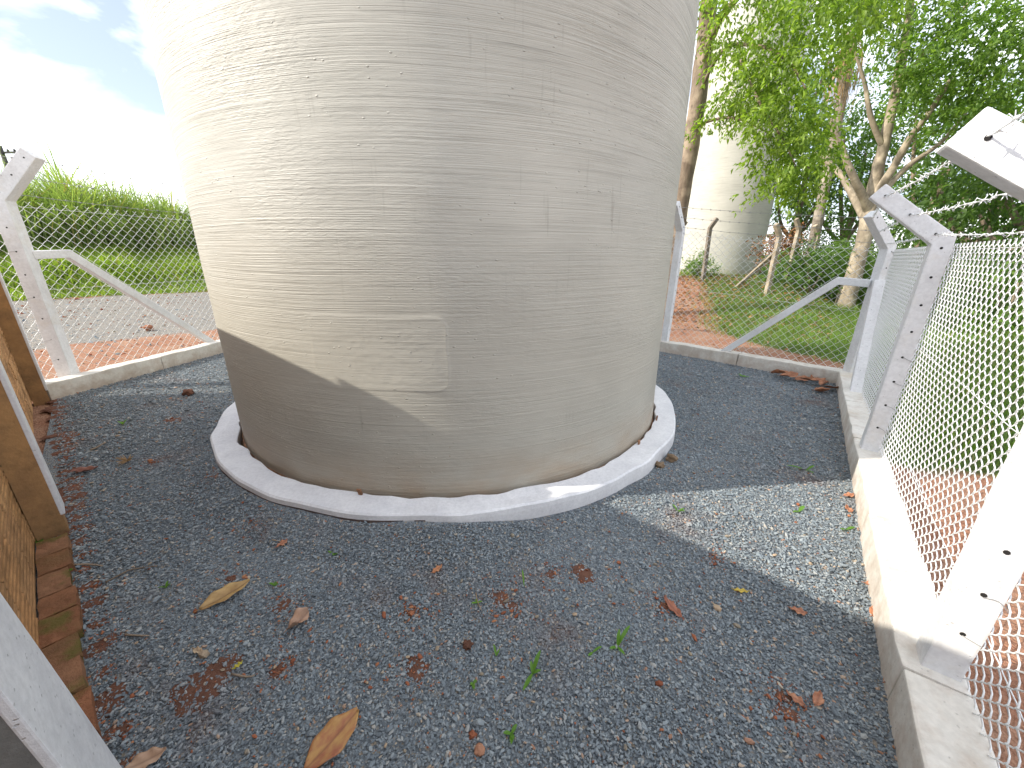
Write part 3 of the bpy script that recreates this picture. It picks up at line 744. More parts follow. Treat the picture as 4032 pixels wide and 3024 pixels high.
# ------------------------------------------------------------------ gravel (stuff) -----------------------
def stone_obj(name, mat, k, seed, flat=0.5):
    r = random.Random(seed); bm = bmesh.new(); bmesh.ops.create_icosphere(bm, subdivisions=1, radius=0.5)
    for v in bm.verts: v.co = Vector((v.co.x * 1.0, v.co.y * 0.68, v.co.z * flat)) * r.uniform(0.72, 1.18)
    o = bpy.data.objects.new(name, bm_mesh(name, bm, mat)); return o      # source shape, not linked to the scene
def scatter(name, P, rot, scl, idx, srcs, label):
    me = bpy.data.meshes.new(name); me.vertices.add(len(P)); me.vertices.foreach_set('co', P.astype(np.float32).ravel())
    for nm, ty, da in (('rot', 'FLOAT_VECTOR', rot), ('scl', 'FLOAT_VECTOR', scl)):
        at_ = me.attributes.new(nm, ty, 'POINT'); at_.data.foreach_set('vector', da.astype(np.float32).ravel())
    ai = me.attributes.new('idx', 'INT', 'POINT'); ai.data.foreach_set('value', idx.astype(np.int32))
    me.update(); o = link(name, me); tag(o, label, None, None, 'stuff')
    g = bpy.data.node_groups.new(name + '_nodes', 'GeometryNodeTree')
    g.interface.new_socket('Geometry', in_out='INPUT', socket_type='NodeSocketGeometry'); g.interface.new_socket('Geometry', in_out='OUTPUT', socket_type='NodeSocketGeometry')
    gi = g.nodes.new('NodeGroupInput'); go = g.nodes.new('NodeGroupOutput'); io = g.nodes.new('GeometryNodeInstanceOnPoints'); jn = g.nodes.new('GeometryNodeJoinGeometry')
    for s in reversed(srcs):
        oi = g.nodes.new('GeometryNodeObjectInfo'); oi.inputs['Object'].default_value = s; oi.inputs['As Instance'].default_value = True
        g.links.new(oi.outputs['Geometry'], jn.inputs[0])
    def named(n, ty):
        a = g.nodes.new('GeometryNodeInputNamedAttribute'); a.data_type = ty; a.inputs['Name'].default_value = n
        return [s for s in a.outputs if s.enabled and s.name == 'Attribute'][0]
    g.links.new(gi.outputs[0], io.inputs['Points']); g.links.new(jn.outputs[0], io.inputs['Instance'])
    io.inputs['Pick Instance'].default_value = True
    g.links.new(named('idx', 'INT'), io.inputs['Instance Index'])
    g.links.new(named('rot', 'FLOAT_VECTOR'), io.inputs['Rotation']); g.links.new(named('scl', 'FLOAT_VECTOR'), io.inputs['Scale'])
    g.links.new(io.outputs[0], go.inputs[0])
    md = o.modifiers.new('stones', 'NODES'); md.node_group = g
    return o
# red soil showing through, where the photo shows it: (px, py, radius m)
PATCH = [(900, 1445, .10), (1080, 1290, .10), (440, 1480, .22), (880, 1150, .16), (1260, 1240, .13), (610, 1310, .08), (890, 1320, .08), (375, 908, .17),
         (1700, 1540, .08), (1440, 1310, .07), (555, 1135, .09), (1105, 1310, .07), (500, 1250, .06), (1690, 1505, .06), (600, 1450, .06), (1190, 1240, .06), (1545, 1210, .05), (330, 1000, .05), (470, 1040, .06)]
PC = [(gp(x, y), r * 0.55) for x, y, r in PATCH]; PD = [(gp(x, y), r * 1.0) for x, y, r in PATCH]
WALLFOOT = [(WN * (WOFF + 0.17) + WT * s, (0.03 + 0.045 * random.random()) * (1.5 if s < -3.5 else 1.0)) for s in np.arange(-6.8, -0.4, 0.17)]
def pts_in(density, rmin, rmax):
    n = int(density * 100); x = rng.uniform(-6, 5, int(density * 11 * 15)); y = rng.uniform(-1.2, 13.8, len(x))
    D = np.hypot(x, y); ok = in_poly(x, y, ENC) & (D >= rmin) & (D < rmax) & (np.hypot(x - TC.x, y - TC.y) > 2.52)
    wn = x * WN.x + y * WN.y; ok &= wn > WOFF + 0.13
    return x[ok], y[ok]
xs, ys, ss = [], [], []
for dens, a, b, sz in ((16500, 0, 2.3, 0.0106), (11000, 2.3, 4.4, 0.0122), (4600, 4.4, 9.5, 0.0155), (700, 9.5, 16, 0.02)):
    x, y = pts_in(dens, a, b); xs.append(x); ys.append(y); ss.append(np.full(len(x), sz))
x, y, s = np.concatenate(xs), np.concatenate(ys), np.concatenate(ss)
keep = np.ones(len(x))
for c, r in PC + WALLFOOT:
    d = np.hypot(x - c.x, (y - c.y)) / r * (1 + 0.35 * np.sin(4 * np.arctan2(y - c.y, x - c.x) + c.x * 9))
    keep = np.minimum(keep, 0.62 + 0.38 * sm(0.3, 1.0, d))
k = rng.random(len(x)) < keep; x, y, s = x[k], y[k], s[k]; n = len(x)
s = s * np.exp(rng.normal(0, 0.32, n))
P = np.stack([x, y, s * rng.uniform(0.05, 0.5, n) + 0.003 * np.sin(x * 3.1) * np.sin(y * 2.7) + heap(x, y)], 1)
rot = np.stack([rng.normal(0, .32, n), rng.normal(0, .32, n), rng.uniform(0, 6.28, n)], 1)
scl = np.stack([s * rng.uniform(.9, 1.35, n), s * rng.uniform(.8, 1.15, n), s * rng.uniform(.8, 1.3, n)], 1)
scatter('gravel', P, rot, scl, rng.integers(0, 4, n), [stone_obj('basalt_chip', M['stone'], i, i + 3) for i in range(4)],
        'dark blue grey crushed stone gravel covering the enclosure floor')
def sprinkle(name, n, mat, s0, s1, label, seeds=(11, 12), near=None, flat=0.7):
    x, y = pts_in(max(60, n / 15), 0, 9)
    w_ = 1 / (0.4 + np.hypot(x, y)); k = rng.choice(len(x), n, replace=False, p=w_ / w_.sum()); x, y = x[k], y[k]
    if near:
        m = n // 2; j = rng.integers(0, len(near), m)
        x[:m] = [near[q][0].x + rng.normal(0, near[q][1] * .9) for q in j]; y[:m] = [near[q][0].y + rng.normal(0, near[q][1] * .9) for q in j]
        ok = (np.hypot(x - TC.x, y - TC.y) > 2.53) & in_poly(x, y, ENC); x, y = x[ok], y[ok]
    n = len(x); s = s0 * np.exp(np.abs(rng.normal(0, s1, n)))
    scatter(name, np.stack([x, y, 0.007 + s * .12 + heap(x, y)], 1), np.stack([rng.normal(0, .3, n), rng.normal(0, .3, n), rng.uniform(0, 6.28, n)], 1),
            np.stack([s * rng.uniform(.8, 1.3, n), s, s * rng.uniform(.6, 1.1, n)], 1), rng.integers(0, 2, n), [stone_obj('loose_bit', mat, 0, q, flat) for q in seeds], label)
sprinkle('pebbles', 520, M['pebble'], 0.013, 0.45, 'pale tan pebbles strewn over the gravel')
sprinkle('soil_crumbs', 5200, M['crumb'], 0.0050, 0.62, 'crumbs of red earth scattered over the gravel', (21, 22), PD + PD + WALLFOOT)
# the soil itself: low uneven mounds
V, F = [], []
for c, r in PC + WALLFOOT:
    b0 = len(V); V.append((c.x, c.y, 0.0075)); m = 18; lob = random.uniform(0, 6)
    for f, z in ((0.45, 0.0065), (0.8, 0.004), (1.05, -0.004)):
        for q in range(m):
            a = 2 * math.pi * q / m; rr = r * f * (1 + random.uniform(-.25, .25) + .22 * math.sin(2 * a + lob) + .12 * math.sin(3 * a + 2 * lob)); V.append((c.x + rr * math.cos(a), c.y + rr * math.sin(a) * 0.9, z + random.uniform(-.002, .002)))
    for q in range(m):
        F.append((b0, b0 + 1 + q, b0 + 1 + (q + 1) % m))
        for e in range(2): F.append((b0 + 1 + e * m + q, b0 + 1 + (e + 1) * m + q, b0 + 1 + (e + 1) * m + (q + 1) % m, b0 + 1 + e * m + (q + 1) % m))
o = link('red_soil', mesh('red_soil', V, F, M['soil'], True)); tag(o, 'bare red earth showing through thin gravel and along the wall foot', None, None, 'stuff')

# ------------------------------------------------------------------ leaves and blades (vectorised)
def unit(a): return a / np.maximum(np.linalg.norm(a, axis=-1, keepdims=True), 1e-9)
def leaves_mesh(name, C, Dn, L, Wd, mat, curl=0.18):
    n = len(C); up = unit(rng.normal(0, .7, (n, 3)) + [0, 0, 1.0]); Dn = unit(Dn); S = unit(np.cross(Dn, up)); U = np.cross(S, Dn)
    L = L[:, None]; Wd = Wd[:, None]
    b = C; m1 = C + Dn * L * .45 + S * Wd * .5 + U * Wd * .22; m2 = C + Dn * L * .45 - S * Wd * .5 + U * Wd * .22; t = C + Dn * L - U * L * curl
    V = np.stack([b, m1, t, m2], 1).reshape(-1, 3); i = np.arange(n) * 4
    F = np.concatenate([np.stack([i, i + 1, i + 2], 1), np.stack([i, i + 2, i + 3], 1)])
    return fast(name, V, F, mat)
def crown(name, blobs, mat, leaf, parent, twigs=26, per=16, droop=0.5, cover=1.0):
    Cs, Ds = [], []
    for c, r, k in blobs:
        c = np.array(c); nt_ = max(3, int(twigs * k))
        dirs = unit(rng.normal(0, 1, (nt_, 3))); rr = r * rng.uniform(0.25, 1.0, nt_) ** 0.6
        st = c + dirs * rr[:, None] * np.array([1, 1, .8])
        td = unit(dirs * 0.7 + rng.normal(0, .5, (nt_, 3)) + [0, 0, -droop])
        ln = rng.uniform(2.2, 5.2, nt_) * leaf
        for j in range(nt_):
            f = rng.uniform(0, 1, per)[:, None]; p = st[j] + td[j] * f * ln[j] + np.array([0, 0, -1]) * droop * 0.5 * ln[j] * f ** 2 + rng.normal(0, leaf * .42, (per, 3))
            Cs.append(p); Ds.append(td[j] * 0.6 + rng.normal(0, .75, (per, 3)) + [0, 0, -droop])
    C = np.concatenate(Cs); Dn = np.concatenate(Ds); n = len(C); L = leaf * rng.uniform(.6, 1.3, n)
    return link(name, leaves_mesh(name, C, Dn, L, L * rng.uniform(.38, .55, n), mat), parent)
def limbs(name, paths, mat, parent, sides=9):
    V, F = [], []
    for pts, rad_ in paths:
        c = catmull(pts, 4); c = [p + Vector((random.gauss(0, 1), random.gauss(0, 1), random.gauss(0, 1))) * 0.03 * rad_[0] for p in c]
        tube(V, F, c, lerp_list(rad_, len(c)), sides, 0.05)
    return link(name, mesh(name, V, F, mat, True), parent)
def blades(name, base, H, lean, Wd, mat, parent=None, bend=0.45):
    n = len(base); az = rng.uniform(0, 6.28, n); d = np.stack([np.cos(az), np.sin(az), 0 * az], 1); s = np.stack([-np.sin(az), np.cos(az), 0 * az], 1)
    H = H[:, None]; lean = lean[:, None]; Wd = Wd[:, None]; z = np.array([0, 0, 1.0])
    m = base + z * H * .55 + d * H * lean * .35; t = base + z * H * (1 - .25 * lean * bend * 2) + d * H * lean * (1 + bend * .3)
    V = np.stack([base - s * Wd * .5, base + s * Wd * .5, m + s * Wd * .42, m - s * Wd * .42, t], 1).reshape(-1, 3); i = np.arange(n) * 5
    F = np.concatenate([np.stack([i, i + 1, i + 2], 1), np.stack([i, i + 2, i + 3], 1), np.stack([i + 3, i + 2, i + 4], 1)])
    return link(name, fast(name, V, F, mat), parent)
def polar(n, b0, b1, d0, d1):
    b = np.radians(rng.uniform(b0, b1, n)); D = np.sqrt(rng.uniform(d0 ** 2, d1 ** 2, n)); x, y = D * np.sin(b), D * np.cos(b)
    return x, y
def clumpy(x, y, f=1.1, ph=0.0):
    return 0.5 + 0.5 * np.sin(x * f + ph) * np.sin(y * f * 1.3 + ph * 2) * 0.6 + 0.3 * np.sin(x * f * 2.7 + y * 1.9) * 0.7

# grass bank on the left, lower in front, thick cane behind it
n = 46000; x, y = polar(n, -66, -24, 21.3, 31); cl = clumpy(x, y, .8)
H = (0.30 + 0.55 * sm(21.5, 25, np.hypot(x, y))) * (0.6 + 0.6 * cl) * rng.uniform(.6, 1.25, n)
o = blades('bank_grass', np.stack([x, y, land(x, y) - .03], 1), H, rng.uniform(.2, .9, n), H * .05 + .012, M['bank_grass'])
tag(o, 'bright green knee-high grass on the bank beyond the left fence', None, None, 'stuff')
n = 15000; x, y = polar(n, -68, -22, 28.2, 35); cl = clumpy(x, y, .55, 1.0)
bb = np.degrees(np.arctan2(x, y)); hump = 0.98 + 0.62 * np.exp(-((bb + 46.5) / 4.5) ** 2) + 0.16 * np.sin(bb * 1.7) + 0.10 * np.sin(bb * 4.3 + 1)
H = (1.5 + 1.9 * sm(28, 31.5, np.hypot(x, y))) * (0.66 + 0.46 * cl) * hump * rng.uniform(.7, 1.12, n)
o = blades('cane_thicket', np.stack([x, y, land(x, y) + rng.uniform(0, .9, n)], 1), H, rng.uniform(.08, .75, n), rng.uniform(.04, .085, n), M['cane'], None, 0.9)
tag(o, 'tall cane grass thicket against the sky on the left', None, None, 'stuff')
# lawn on the right
n = 90000; x, y = polar(n, 16, 66, 4.2, 21); b = np.degrees(np.arctan2(x, y)); D = np.hypot(x, y)
pr = np.where(b < 44, sm(25, 31, b + (D - 11) * .45) * sm(8.8, 10.4, D + .1 * (b - 30)), sm(3.9, 4.7, y + .35 * x))
pr = pr * (1 - .75 * sm(14, 16.5, D) * (b < 38)) * (0.45 + .65 * clumpy(x, y, 1.6))
tfar = (x - C_[0]) * outT[0] + (y - C_[1]) * outT[1]; rfar = (x - C_[0]) * outR[0] + (y - C_[1]) * outR[1]
pr = pr * ((tfar > 0.25) | (rfar > 0.3)); k = rng.random(n) < pr; x, y = x[k], y[k]; n = len(x)
H = 0.17 * rng.uniform(.45, 1.5, n) * (0.6 + .7 * clumpy(x, y, 2.3))
o = blades('lawn_grass', np.stack([x, y, land(x, y) - .01], 1), H, rng.uniform(.2, 1.1, n), rng.uniform(.006, .013, n), M['grass'])
tag(o, 'sunlit green grass beyond the right fences', None, None, 'stuff')
n = 5200; x, y = polar(n, 15, 40, 8.0, 21); b = np.degrees(np.arctan2(x, y)); D = np.hypot(x, y)
k = (((x - C_[0]) * outT[0] + (y - C_[1]) * outT[1]) > .3) & (rng.random(n) < (sm(9.5, 12, D) * (1 - .6 * sm(27, 33, b)) + .06)); x, y = x[k], y[k]; n = len(x)
L = rng.uniform(.05, .15, n)
o = link('leaf_litter', leaves_mesh('leaf_litter', np.stack([x, y, land(x, y) + rng.uniform(.01, .05, n)], 1), rng.normal(0, 1, (n, 3)) * [1, 1, .25], L, L * .55, M['litter']))
tag(o, 'brown fallen leaves littering the red ground behind the fence', None, None, 'stuff')
# loose stones in the left yard
n = 5000; x, y = polar(n, -64, -16, 6.2, 21); k = ((x - LP[0]) * outL[0] + (y - LP[1]) * outL[1]) > .3; x, y = x[k], y[k]; n = len(x); s = .03 * np.exp(rng.normal(0, .5, n))
scatter('yard_stones', np.stack([x, y, land(x, y) + .004], 1), rng.uniform(0, 6.28, (n, 3)), np.stack([s, s, s], 1), rng.integers(0, 3, n),
        [stone_obj('yard_stone', M['pebble'], 0, 31), stone_obj('yard_chip', M['stone'], 0, 32), stone_obj('yard_clod', M['crumb'], 0, 33)], 'stones and clods strewn over the yard beyond the left fence')

# ------------------------------------------------------------------ second tank, old fence
t2 = empty('water_tank', (10.85, 21.45, 0.62)); tag(t2, 'distant cream water tank half hidden behind the leafy tree', 'water tank')
link('shell', tank_mesh('shell', 2.05, 11.0, M['tank2'], 96, 0.25, 0.003, key='b'), t2)
bm = bmesh.new(); bmesh.ops.create_circle(bm, cap_ends=True, segments=96, radius=2.05)
o = link('roof', bm_mesh('roof', bm, M['tank2']), t2); o.location.z = 10.98
bm = bmesh.new(); annulus(bm, 2.0, 2.45, -0.5, 0.16, 96, 0, 0.01, 0.01); link('plinth', bm_mesh('plinth', bm, [M['beam'], M['beam']]), t2)
of = empty('old_fence', at(1518, 606, 18)); tag(of, 'old weathered fence with dark leaning bent posts in front of the distant tank', 'fence')
def groundat(px, py, D):
    p = at(px, py, D); return Vector((p.x, p.y, float(land(p.x, p.y))))
oldp = [(1452, 612, 18.5, 1.9), (1518, 606, 18.0, 2.0), (1657, 629, 16.0, 1.85), (1700, 600, 18.5, 1.9), (1745, 600, 19, 1.9)]
tops = []
for i, (px, py, D, h) in enumerate(oldp):
    g_ = groundat(px, py, D); inw = Vector((0.75, 0.1, 0)) if i < 2 else Vector((-0.8, -0.2, 0))
    s = Vector((-inw.y, inw.x, 0)).normalized(); bm = bmesh.new(); ln = Vector((random.uniform(-.03, .05), 0, 0))
    sweep(bm, [g_ + Vector((0, 0, -.1)), g_ + ln + Vector((0, 0, h * .5)), g_ + ln * 2 + Vector((0, 0, h)), g_ + ln * 2 + inw * .3 + Vector((0, 0, h + .36))], s, .13, .13, .012, .004)
    link('post', bm_mesh('post', bm, M['oldpost'] if i < 2 else M['bark_pale']), of); tops.append(g_ + Vector((0, 0, h)))
g_ = groundat(1657, 629, 16.0); e_ = groundat(1590, 605, 17.0); bm = bmesh.new()
sweep(bm, [g_ + Vector((0, 0, 1.35)), e_ + Vector((0, 0, -.1))], (0, 1, 0), .12, .12, .01, .003); link('brace', bm_mesh('brace', bm, M['bark_pale']), of)
for a, b in zip(tops[:-1], tops[1:]):
    for f in (0.3, .9, 1.5): strand(of, Vector((a.x, a.y, a.z - f)), Vector((b.x, b.y, b.z - f)), 'wire_strand', .004, False, .04)
reparent(of)
# power pole far off on the left
b_ = at(14, 352, 45); up_ = empty('utility_pole', (b_.x, b_.y, float(land(b_.x, b_.y)))); tag(up_, 'dark wooden power pole with crossarm in the far left distance', 'utility pole')
V, F = [], []; tube(V, F, [(0, 0, -.3), (0, 0, 4), (-.05, 0, 7.0)], [.16, .14, .11], 8); link('pole', mesh('pole', V, F, M['pole'], True), up_)
bm = bmesh.new(); sweep(bm, [(-1.1, .1, 6.6), (1.1, -.1, 6.6)], (0, 1, 0), .1, .12); link('crossarm', bm_mesh('crossarm', bm, M['pole']), up_)
for q in (-.95, -.45, .45, .95):
    V, F = [], []; tube(V, F, [(q, -q * .09, 6.64), (q, -q * .09, 6.74), (q, -q * .09, 6.80)], [.05, .07, .03], 8); link('insulator', mesh('insulator', V, F, M['pole'], True), up_)

# ------------------------------------------------------------------ trees
def A(px, py, D): return at(px, py, D)
# 1. straight trunk beside the tank with a bright drooping crown
def tree(name, label, base, group='trees beyond the right fences'):
    o = empty(name, base); tag(o, label, 'tree', group); return o
b1 = groundat(1436, 668, 12.3); t1 = tree('leafy_tree', 'straight brown trunk beside the big tank with bright drooping foliage to its right', b1)
D1 = 12.3
limbs('trunk', [([b1 - Vector((0, 0, .2)), A(1454, 540, D1), A(1474, 420, D1), A(1498, 280, D1), A(1515, 150, D1), A(1532, 0, D1), A(1544, -150, D1), A(1562, -330, D1)], [.24, .21, .20, .20, .20, .19, .16, .10]),
                ([A(1506, 165, D1), A(1545, 60, 12), A(1580, 10, 11.6), A(1660, -60, 11)], [.11, .09, .07, .04]),
                ([A(1498, 230, D1), A(1560, 110, 11.8), A(1640, 100, 11.2), A(1700, 130, 10.9), A(1745, 200, 10.8)], [.05, .04, .035, .03, .012]),
                ([A(1540, -120, D1), A(1650, -160, 11.5), A(1790, -120, 11), A(1880, -60, 11)], [.10, .08, .06, .03]),
                ([A(1492, 275, D1), A(1560, 255, 11.7), A(1620, 265, 11.3), A(1690, 310, 11)], [.04, .03, .02, .01]),
                ([A(1600, 130, 11), A(1640, 220, 10.8), A(1690, 300, 10.7), A(1720, 360, 10.7)], [.03, .025, .02, .01])], M['bark'], t1)
bl = []
for px, py, D, r, k in [(1600, 40, 11.3, .75, 1), (1680, 30, 11, .85, 1.3), (1760, 60, 11, .85, 1.3), (1850, 20, 11.4, .6, .7), (1600, 140, 11.2, .5, .7), (1660, 160, 10.8, .6, 1),
                        (1730, 150, 10.8, .65, 1.1), (1640, 260, 10.8, .5, .9), (1700, 250, 10.6, .6, 1.1), (1750, 250, 10.9, .45, .7),
                        (1660, 340, 10.8, .45, .8), (1720, 330, 10.6, .5, .9), (1770, 330, 11, .4, .6), (1680, 400, 10.9, .35, .5), (1730, 400, 11, .35, .5), (1560, 210, 11.6, .3, .35), (1545, 260, 11.6, .28, .3),
                        (1570, 90, 11.6, .35, .4), (1540, 30, 12, .3, .3), (1640, 180, 11.6, .7, .9), (1620, 215, 11.4, .4, .5),
                        (1650, -100, 11.2, 1.0, 1.2), (1780, -90, 11.2, 1.0, 1.2), (1900, -60, 11.4, 1.0, 1.2), (1560, -160, 12, .9, .8), (1700, -220, 11.5, 1.2, 1), (1400, -260, 12.5, 1.0, .7), (1850, -220, 11.5, 1.1, 1)]:
    bl.append((A(px, py, D), r, k))
crown('crown', bl, M['leaf_bright'], .115, t1, 42, 15, .55)
# 2. pale spreading tree
b2 = groundat(1826, 652, 18.0); t2_ = tree('spreading_tree', 'pale trunk forking into spreading limbs, behind the far fence corner', b2); D2 = 18.0
limbs('trunk', [([b2 - Vector((0, 0, .2)), A(1845, 590, D2), A(1862, 530, D2), A(1876, 470, D2), A(1885, 420, D2), A(1905, 330, D2), A(1928, 230, D2), A(1950, 120, D2), A(1965, 20, D2), A(1975, -120, D2)], [.30, .24, .21, .20, .18, .15, .13, .12, .1, .07]),
                ([A(1878, 460, D2), A(1862, 420, 17.6), A(1838, 370, 17.2), A(1815, 310, 17), A(1790, 250, 16.8)], [.14, .12, .1, .08, .04]),
                ([A(1870, 480, D2), A(1846, 430, 18.4), A(1810, 370, 18.8), A(1760, 330, 19)], [.13, .11, .09, .05]),
                ([A(1885, 430, D2), A(1925, 370, 17.7), A(1965, 300, 17.4), A(2010, 240, 17), A(2060, 160, 17)], [.14, .11, .09, .07, .03]),
                ([A(1884, 440, D2), A(1960, 360, 18.6), A(2030, 310, 19), A(2090, 240, 19)], [.10, .08, .06, .03]),
                ([A(1908, 320, D2), A(1880, 250, 17.6), A(1868, 180, 17.4), A(1840, 90, 17)], [.09, .07, .05, .03]),
                ([A(1930, 220, D2), A(1985, 130, 17.6), A(2040, 60, 17.4), A(2100, 0, 17)], [.09, .07, .05, .03])], M['bark_pale'], t2_)
bl = [(A(px, py, D), r, k) for px, py, D, r, k in [(1860, 10, 17, .9, 1.0), (1930, 40, 17.5, 1.3, 1.3), (2010, 40, 17, 1.3, 1.4), (2090, 60, 16.5, 1.2, 1.3), (2160, 90, 16.5, 1.2, 1.2), (2200, 20, 16.5, 1.2, 1),
      (1990, 130, 17, .9, .9), (2060, 150, 17, .9, 1), (2130, 170, 17, .9, 1), (2190, 190, 17, .9, .9), (2010, 215, 17.2, .6, .6), (2090, 235, 18, .7, .7), (2160, 260, 18, .7, .6), 
      (1965, 180, 18, .6, .5), (1900, -60, 17.5, 1.5, 1.2), (2020, -90, 17.5, 1.6, 1.3), (2140, -60, 17, 1.5, 1.2), (1960, -200, 18, 1.6, 1), (1800, 20, 18.5, 1.1, 1.0), (2250, -60, 17, 1.5, 1), (2270, 120, 17, 1.2, .9)]]
crown('crown', bl, M['leaf_mid'], .14, t2_, 44, 15, .25)
# 3. palm with a hanging skirt of dry fronds
b3 = groundat(1742, 600, 21); t3_ = tree('palm_tree', 'slender leaning palm trunk with dry brown fronds hanging below its head', b3)
D3 = 20.0
limbs('trunk', [([b3 - Vector((0, 0, .2)), A(1768, 470, D3), A(1790, 360, D3), A(1812, 250, D3), A(1828, 150, D3), A(1836, 60, D3)], [.2, .17, .16, .16, .16, .18])], M['bark_palm'], t3_, 12)
top3 = A(1834, 110, D3)
for q in range(16):
    a = 2 * math.pi * q / 16; V, F = [], []
    st = top3 + Vector((math.cos(a) * .1, math.sin(a) * .1, random.uniform(-.2, .5))); ln = random.uniform(.9, 1.9); ou = Vector((math.cos(a), math.sin(a), 0)) * random.uniform(.25, .5)
    path = [st, st + ou * .7 + Vector((0, 0, -.12 * ln)), st + ou + Vector((0, 0, -.55 * ln)), st + ou * .9 + Vector((0, 0, -ln))]
    c = catmull(path, 4); tube(V, F, c, lerp_list([.02, .012, .005], len(c)), 4)
    for p in c[3:]:
        for sgn in (-1, 1):
            e = Vector((-math.sin(a), math.cos(a), 0)) * sgn * random.uniform(.03, .09); dn = Vector((random.uniform(-.04, .04), random.uniform(-.04, .04), -random.uniform(.3, .55)))
            b0 = len(V); V += [p, p + e + dn * .5, p + e * 1.2 + dn]; F.append((b0, b0 + 1, b0 + 2))
    link('dry_frond', mesh('dry_frond', V, F, M['frond']), t3_)
for q in range(11):
    a = 2 * math.pi * q / 11 + .2; st = top3 + Vector((0, 0, .9)); ou = Vector((math.cos(a), math.sin(a), 0)); V, F = [], []
    c = catmull([st, st + ou * .9 + Vector((0, 0, .9)), st + ou * 1.9 + Vector((0, 0, .8)), st + ou * 2.7 + Vector((0, 0, -.2))], 6); tube(V, F, c, lerp_list([.03, .008], len(c)), 4)
    sd = Vector((-math.sin(a), math.cos(a), 0))
    for i, p in enumerate(c[2:]):
        for sgn in (-1, 1):
            b0 = len(V); tp = p + sd * sgn * .45 + ou * .2 + Vector((0, 0, -.25)); V += [p - ou * .03, p + ou * .03, tp]; F.append((b0, b0 + 1, b0 + 2))
    link('frond', mesh('frond', V, F, M['leaf_mid']), t3_)
# 4. the wood behind: each tree its own
wood = [('dark evergreen tree behind the old fence right of the distant tank', 1690, 27, 7.0, 2.3, 'leaf_dark', [(0, 0, 4.6), (-.8, .3, 3.6), (1.2, 0, 4.0), (.2, .2, 5.8), (1.6, .4, 5.6)]),
        ('dense tree filling the gap behind the pale forked trunk', 1800, 30, 8.5, 2.4, 'leaf_dark', [(0, 0, 6.5), (-1.8, 0, 5), (1.6, .5, 6.8), (-1.2, 0, 8), (.6, 0, 8.8)]),
        ('tall shadowed tree right of the pale forked trunk', 1960, 27, 8, 2.2, 'leaf_mid', [(0, 0, 6.0), (1.4, 0, 4.6), (-1.2, .4, 7.6), (1.9, 0, 7.0), (.3, 0, 8.6)]),
        ('broad dark tree above the right-hand fence netting', 2085, 24, 7, 2.2, 'leaf_dark', [(0, 0, 4.6), (1.6, 0, 3.8), (-1.5, 0, 4.0), (.4, 0, 6.0), (2.2, 0, 5.6)]),
        ('dark tree at the right edge behind the nearest post', 2215, 21, 7, 2.2, 'leaf_dark', [(0, 0, 3.6), (-1.5, 0, 3.0), (1.5, 0, 3.6), (0, 0, 5.6), (-1.6, 0, 5.0), (1.2, 0, 6.4)]),
        ('tree crown showing above the distant tank', 1610, 32, 10, 2.6, 'leaf_dark', [(0, 0, 8.5), (-1.8, 0, 9.5), (1.8, 0, 9.4), (0, 0, 11.3), (2.0, 0, 11.6)]),
        ('pale green feathery tree in the gap below the barbed wire', 2020, 31, 5, 1.7, 'leaf_pale', [(0, 0, 4.0), (1.2, 0, 3.4), (-1.1, 0, 3.6)])]
for lab, px, D, h, r, mt, offs in wood:
    g_ = groundat(px, 600, D); o = tree('wood_tree', lab, g_)
    fw = Vector((g_.y, -g_.x, 0)).normalized()
    ctr = [g_ + fw * ox + Vector((0, 0, oz)) + Vector((0, oy, 0)) for ox, oy, oz in offs]
    limbs('trunk', [([g_ - Vector((0, 0, .3)), g_ + Vector((.1, 0, h * .35)), g_ + Vector((-.1, 0, h * .8))], [.22, .17, .07])] +
          [([g_ + Vector((.05, 0, h * .25)), g_.lerp(c, .6) + Vector((0, 0, .3)), c], [.12, .09, .04]) for c in ctr], M['bark'], o, 7)
    crown('crown', [(c, r * random.uniform(.75, 1.1), 1.0) for c in ctr], M[mt], .23, o, 56, 15, .3)
# understorey shrubs
shr = [('low shrub under the old fence by the distant tank plinth', 1500, 19.5, .5, 'leaf_mid', .10), ('leafy bush at the base of the leaning old posts', 1712, 18.8, .8, 'leaf_dark', .12), ('tall bush hiding the foot of the slender palm', 1752, 18.2, 1.05, 'leaf_dark', .13), ('bush beside the pale trunk on its left', 1796, 19.5, 1.0, 'leaf_mid', .13), ('green bush between the old posts and the pale trunk', 1775, 19, 1.1, 'leaf_mid', .15),
       ('bush behind the pale forked trunk foot', 1850, 22, 1.2, 'leaf_mid', .16), ('bush seen through the right fence near the corner post', 1930, 21, 1.3, 'leaf_dark', .17), ('bush low behind the right fence netting', 2020, 19, 1.2, 'leaf_dark', .16),
       ('shadowed bush behind the right netting, towards the frame edge', 2120, 17, 1.2, 'leaf_dark', .16), ('undergrowth bush at the right frame edge', 2205, 15, 1.2, 'leaf_mid', .15), ('broad background bush closing the gap left of the pale trunk', 1740, 27, 1.9, 'leaf_dark', .2), ('background bush closing the gap behind the pale trunk', 1860, 29, 2.0, 'leaf_mid', .2), ('background bush right of the pale trunk', 1985, 28, 2.0, 'leaf_dark', .2), ('background bush near the right frame edge', 2120, 25, 2.0, 'leaf_dark', .2), ('rusty leaved shrub beside the distant tank', 1672, 20.5, .7, 'litter', .13)]
